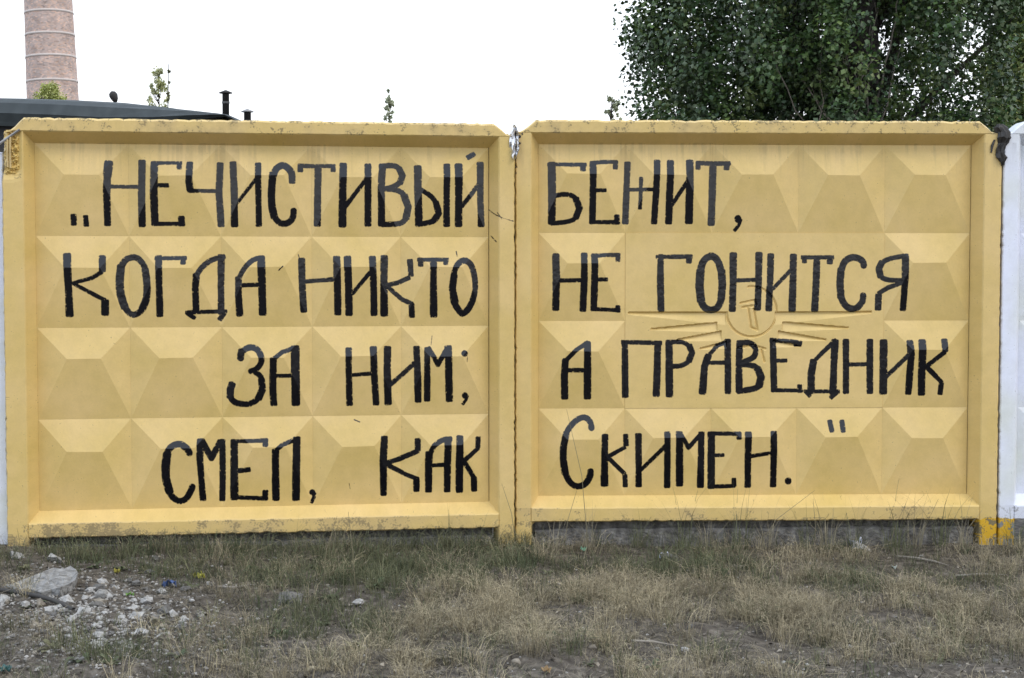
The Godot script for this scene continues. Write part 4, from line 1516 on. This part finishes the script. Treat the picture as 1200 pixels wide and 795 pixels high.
func fence_front(x: float) -> float:
	return lerpf(0.47, 0.05, clampf((x + 3.0) / 3.0, 0.0, 1.0)) if x < 0.0 else lerpf(0.01, -0.10, x / 3.0)

func build_grass() -> void:
	var gm := vertex_mat(0.85, Color(0.08, 0.08, 0.05))
	var dens := noise(131, 1.1, 3)
	var r := RandomNumberGenerator.new()
	r.seed = 55
	var straw := Turf.new()
	var green := Turf.new()
	var dead := Turf.new()
	for i in 11500:
		var x := r.randf_range(-4.4, 4.5)
		var z := 4.4 * pow(r.randf(), 1.15)
		if z < fence_front(x) - 0.05:
			continue
		var n := dens.get_noise_2d(x, z)
		var px := 600.0 + x / (EYE.z - z) * FPX
		var py := 316.0 + 1.72 / (EYE.z - z) * FPX
		var heap := bump(px, py, 110, 722, 95, 40)
		if r.randf() < heap * 1.1:
			continue
		var p_straw := bump(px, py, 700, 716, 170, 26) + bump(px, py, 960, 735, 90, 50) * 0.8 + bump(px, py, 470, 735, 100, 35) * 0.5 + bump(px, py, 1120, 720, 100, 45) * 0.5 + bump(px, py, 620, 795, 420, 24) * 0.4 + 0.10
		p_straw *= clampf(0.75 + n * 2.4, 0.06, 1.6)
		var p_green := bump(px, py, 250, 664, 240, 24) * 0.6 + bump(px, py, 470, 680, 130, 35) * 0.5 + bump(px, py, 790, 676, 100, 12) * 0.7 + bump(px, py, 575, 650, 50, 16) * 0.9 + bump(px, py, 390, 725, 90, 45) * 0.45 + bump(px, py, 740, 775, 70, 10) * 0.6 + bump(px, py, 190, 785, 140, 22) * 0.5 + bump(px, py, 1000, 690, 150, 20) * 0.3 + 0.10
		p_green *= clampf(0.8 - n * 1.5, 0.1, 1.5)
		var bare := bump(px, py, 740, 790, 130, 18) + bump(px, py, 1075, 775, 50, 12) + bump(px, py, 400, 770, 80, 14) * 0.6 + bump(px, py, 900, 655, 260, 12) * 0.5
		if r.randf() < bare * 0.6:
			continue
		if n < -0.22 and r.randf() < 0.55:
			continue
		var pick := r.randf() * 1.5
		var kind := 2
		if pick < p_straw * 1.15:
			kind = 0
		elif pick < p_straw * 1.15 + p_green * 1.7:
			kind = 1
		var f := r.randf_range(0.65, 1.15)
		var w := r.randf()
		var col := Color.WHITE
		var turf: Turf = dead
		var count := 16
		match kind:
			0:
				turf = straw
				count = r.randi_range(22, 44)
				col = Color(lerpf(0.24, 0.40, w) * f, lerpf(0.205, 0.342, w) * f, lerpf(0.135, 0.22, w) * f)
			1:
				turf = green
				count = r.randi_range(14, 30)
				col = Color(lerpf(0.055, 0.155, w) * f, lerpf(0.074, 0.152, w) * f, lerpf(0.032, 0.082, w) * f)
			2:
				count = r.randi_range(8, 17)
				col = Color(lerpf(0.06, 0.22, w) * f, lerpf(0.053, 0.192, w) * f, lerpf(0.04, 0.142, w) * f)
		var rad := r.randf_range(0.03, 0.10)
		var size := r.randf_range(0.6, 1.2)
		var lie := r.randf() * TAU
		for k in count:
			var an := r.randf() * TAU
			var d := Vector3(cos(an), 0, sin(an))
			var bx := x + d.x * rad * r.randf() * 1.3
			var bz := z + d.z * rad * r.randf() * 1.3
			if bz < fence_front(bx) + 0.01:
				continue
			var a := Vector3(bx, ground_y(bx, bz) - 0.004, bz)
			var g := r.randf_range(0.75, 1.25)
			var cc := Color(col.r * g, col.g * g, col.b * g)
			var ln := Vector3(cos(an + r.randfn() * 0.7), 0, sin(an + r.randfn() * 0.7)) + Vector3(cos(lie), 0, sin(lie)) * 0.35
			var h := 0.0
			var reach := 0.0
			var ww := 0.0013
			if kind == 0:
				h = r.randf_range(0.03, 0.135) * size
				reach = h * r.randf_range(0.2, 1.3)
				ww = r.randf_range(0.0007, 0.0013)
			elif kind == 1:
				h = r.randf_range(0.03, 0.13) * size * (1.15 if z < fence_front(x) + 0.35 else 1.0)
				reach = h * r.randf_range(0.2, 1.1)
				ww = r.randf_range(0.0010, 0.0018)
			else:
				h = r.randf_range(0.004, 0.045) * size
				reach = r.randf_range(0.03, 0.11) * size
				ww = r.randf_range(0.0009, 0.0018)
			var mid := a + ln * reach * 0.38 + Vector3(r.randfn() * 0.006, h * 0.72, r.randfn() * 0.006)
			var tip := a + ln * reach + Vector3(r.randfn() * 0.012, h * r.randf_range(0.75, 1.05), r.randfn() * 0.012)
			if kind == 2:
				tip.y = ground_y(tip.x, tip.z) + r.randf() * 0.015
			var side := Vector3(-ln.z, r.randfn() * 0.4, ln.x).normalized() * ww
			turf.strand(a, mid, tip, side, cc)
			if kind == 0:
				for q in 2:
					var s0 := mid.lerp(tip, r.randf_range(0.1, 1.0))
					var dir := Vector3(r.randfn(), r.randf_range(-0.2, 0.8), r.randfn()) * 0.016
					turf.strand(s0, s0 + dir * 0.5, s0 + dir, Vector3(dir.z, 0.0, -dir.x).normalized() * 0.0008, cc)
	for e in [["dry_grass", "wispy pale straw coloured dry grass before the fence", straw], ["green_grass", "short green grass growing in patches before the fence", green], ["dead_grass_mat", "matted grey brown dead grass covering the soil", dead]]:
		var o := put(e[0], e[2].mesh(), gm)
		tag(o, e[1], "grass")
		o.set_meta("kind", "stuff")
		print(e[0], " ", e[2].ix.size() / 3)
	var st: SurfaceTool
	# flakes of dry leaf and plaster
	st = begin()
	tri(st, Vector3(-0.5, 0, -0.3), Vector3(0.1, 0.25, 0.5), Vector3(0.6, 0.0, -0.2))
	tri(st, Vector3(-0.5, 0, -0.3), Vector3(-0.4, 0.15, 0.35), Vector3(0.1, 0.25, 0.5))
	var flake := finish(st)
	var fx := []
	var fc := []
	for i in 19000:
		var x := r.randf_range(-4.6, 4.8)
		var z := r.randf_range(-0.1, 4.6)
		var p := Vector3(x, ground_y(x, z) + 0.003, z)
		var s := 0.006 + 0.022 * pow(r.randf(), 4.0)
		fx.append(Transform3D(Basis.from_euler(Vector3(r.randfn() * 0.5, r.randf() * TAU, r.randfn() * 0.5)).scaled(Vector3(s, s, s)), p))
		var w := pow(r.randf(), 1.6)
		fc.append(Color(lerpf(0.04, 0.34, w), lerpf(0.034, 0.30, w), lerpf(0.027, 0.245, w)))
	scatter("dry_litter", "dry leaf flakes and crumbs strewn over the soil", "litter", flake, gm, fx, fc)
	# gravel of the rubble heap
	var gr := rock(402, 9)
	fx = []
	fc = []
	for i in 5200:
		var px := r.randfn(110.0, 75.0)
		var py := r.randfn(722.0, 34.0)
		if i % 4 == 0:
			px = r.randf_range(-60, 1260)
			py = r.randf_range(640, 820)
		if py < 650:
			continue
		var p := on_ground(px, py)
		var s := 0.004 + 0.010 * pow(r.randf(), 2.0)
		fx.append(Transform3D(Basis.from_euler(Vector3(r.randfn(), r.randf() * TAU, r.randfn())).scaled(Vector3(s, s * 0.7, s)), p + Vector3(0, s * 0.2, 0)))
		var w := r.randf()
		fc.append(Color(lerpf(0.09, 0.40, w), lerpf(0.084, 0.385, w), lerpf(0.076, 0.365, w)))
	scatter("gravel", "fine pale gravel and plaster crumbs around the rubble heap", "gravel", gr, vertex_mat(0.95), fx, fc)
	# tall grass clumps along the foot of the fence
	var tall := []
	for i in 4:
		tall.append(tuft(30, 0.055, 0.14, 0.50, 0.8, 0.0058, 340 + i, 1))
	var wet := mat(lin(0.115, 0.125, 0.065), 0.85)
	var dry := mat(lin(0.27, 0.24, 0.165), 0.85)
	var i := 0
	for q in [[345, 642, 0.45, 0], [398, 640, 0.55, 1], [490, 640, 0.4, 0], [525, 640, 0.55, 0], [560, 636, 0.55, 0], [582, 640, 0.45, 0], [650, 648, 0.6, 1], [690, 644, 0.6, 1], [745, 640, 0.7, 0], [800, 642, 0.95, 0], [826, 640, 0.75, 1], [868, 642, 0.9, 0], [900, 644, 0.75, 1], [940, 640, 0.75, 0], [968, 642, 0.9, 1], [1000, 643, 0.75, 0], [1045, 640, 1.0, 0], [1072, 642, 0.85, 1], [1100, 640, 0.95, 0], [1128, 644, 0.8, 1], [1190, 642, 0.8, 0], [60, 655, 0.3, 0], [150, 660, 0.3, 0], [195, 650, 0.35, 0], [250, 650, 0.3, 1]]:
		var p := on_ground(q[0], q[1])
		var fz := fence_front(p.x)
		p.z = maxf(p.z, fz + 0.04)
		p.y = ground_y(p.x, p.z)
		var o := put("grass_clump", tall[i % 4], dry if q[3] else wet)
		o.position = p
		o.scale = Vector3(1, 1, 1) * q[2] * 1.12
		o.rotation.y = i * 1.7
		tag(o, "tall dry straw coloured grass clump at the foot of the fence" if q[3] else "tall green grass clump at the foot of the fence", "grass clump", "dry clumps along the fence" if q[3] else "green clumps along the fence")
		i += 1
	# broad leaved weeds
	var weeds := []
	for k in 4:
		st = begin()
		for q in 9 + k * 2:
			var an := q * 2.4 + r.randfn() * 0.3
			var d := Vector3(cos(an), 0, sin(an))
			var e := d.cross(Vector3.UP)
			var l := r.randf_range(0.025, 0.06)
			var up := r.randf_range(0.1, 0.9)
			var w := l * r.randf_range(0.16, 0.28)
			var a := Vector3(0, -0.004, 0)
			var b := a + d * l * 0.45 + Vector3(0, l * up * 0.6, 0)
			var c := a + d * l * 0.75 + Vector3(0, l * up * 0.75, 0)
			var t := a + d * l * 1.1 + Vector3(0, l * up * 0.55, 0)
			tri(st, a, b - e * w, b)
			tri(st, a, b, b + e * w)
			quad(st, b - e * w, c - e * w * 0.8, c - Vector3(0, w * 0.2, 0), b)
			quad(st, b, c - Vector3(0, w * 0.2, 0), c + e * w * 0.8, b + e * w)
			tri(st, c - e * w * 0.8, t, c - Vector3(0, w * 0.2, 0))
			tri(st, c - Vector3(0, w * 0.2, 0), t, c + e * w * 0.8)
		weeds.append(finish(st))
	var weed_greens := [mat(lin(0.055, 0.075, 0.032), 0.7), mat(lin(0.085, 0.10, 0.048), 0.7), mat(lin(0.12, 0.115, 0.06), 0.75)]
	for q in [[40, 712], [28, 668], [110, 664], [142, 668], [172, 672], [188, 676], [226, 690], [262, 662], [296, 668], [320, 690], [338, 664], [372, 668], [388, 700], [425, 655], [440, 690], [505, 700], [520, 664], [560, 668], [548, 690], [585, 662], [610, 668], [640, 672], [718, 676], [752, 684], [790, 672], [820, 680], [846, 678], [905, 690], [985, 684], [210, 770], [130, 785], [255, 760], [330, 745], [378, 732], [415, 760], [650, 745], [690, 780], [745, 776], [765, 785], [930, 778], [60, 760], [95, 775]]:
		var p := on_ground(q[0], q[1])
		p.z = maxf(p.z, fence_front(p.x) + 0.06)
		p.y = ground_y(p.x, p.z)
		var o := put("broadleaf_weed", weeds[i % 4], weed_greens[i % 3])
		o.position = p
		o.scale = Vector3.ONE * r.randf_range(0.8, 1.5)
		o.rotation.y = i * 2.1
		tag(o, ["small dark green", "small mid green", "small yellowing"][i % 3] + " broad leaved weed growing low in the grass", "weed", "weeds in the grass")
		i += 1
	# long single stalks standing against the fence
	var stalk := mat(lin(0.20, 0.175, 0.11), 0.85)
	for q in [[417, 700, 408, 600], [378, 690, 395, 605], [660, 650, 676, 575], [690, 650, 664, 480], [885, 650, 955, 575], [1040, 650, 1062, 590], [1075, 652, 1100, 585], [955, 650, 953, 585], [625, 770, 622, 700], [605, 640, 588, 567]]:
		var a := on_ground(q[0], q[1])
		a.z = maxf(a.z, 0.08)
		var b := at_z(q[2], q[3], a.z + 0.02)
		st = begin(true)
		var mid := a.lerp(b, 0.55) + Vector3((a.x - b.x) * 0.22, 0, 0.03)
		add_tube(st, [a - Vector3(0, 0.01, 0), a.lerp(mid, 0.5), mid, mid.lerp(b, 0.6), b], [0.0022, 0.002, 0.0018, 0.0014, 0.0008], 5)
		tag(put("dry_stalk", finish(st), stalk), "single long thin stalk standing up before the fence", "stalk", "long stalks before the fence")
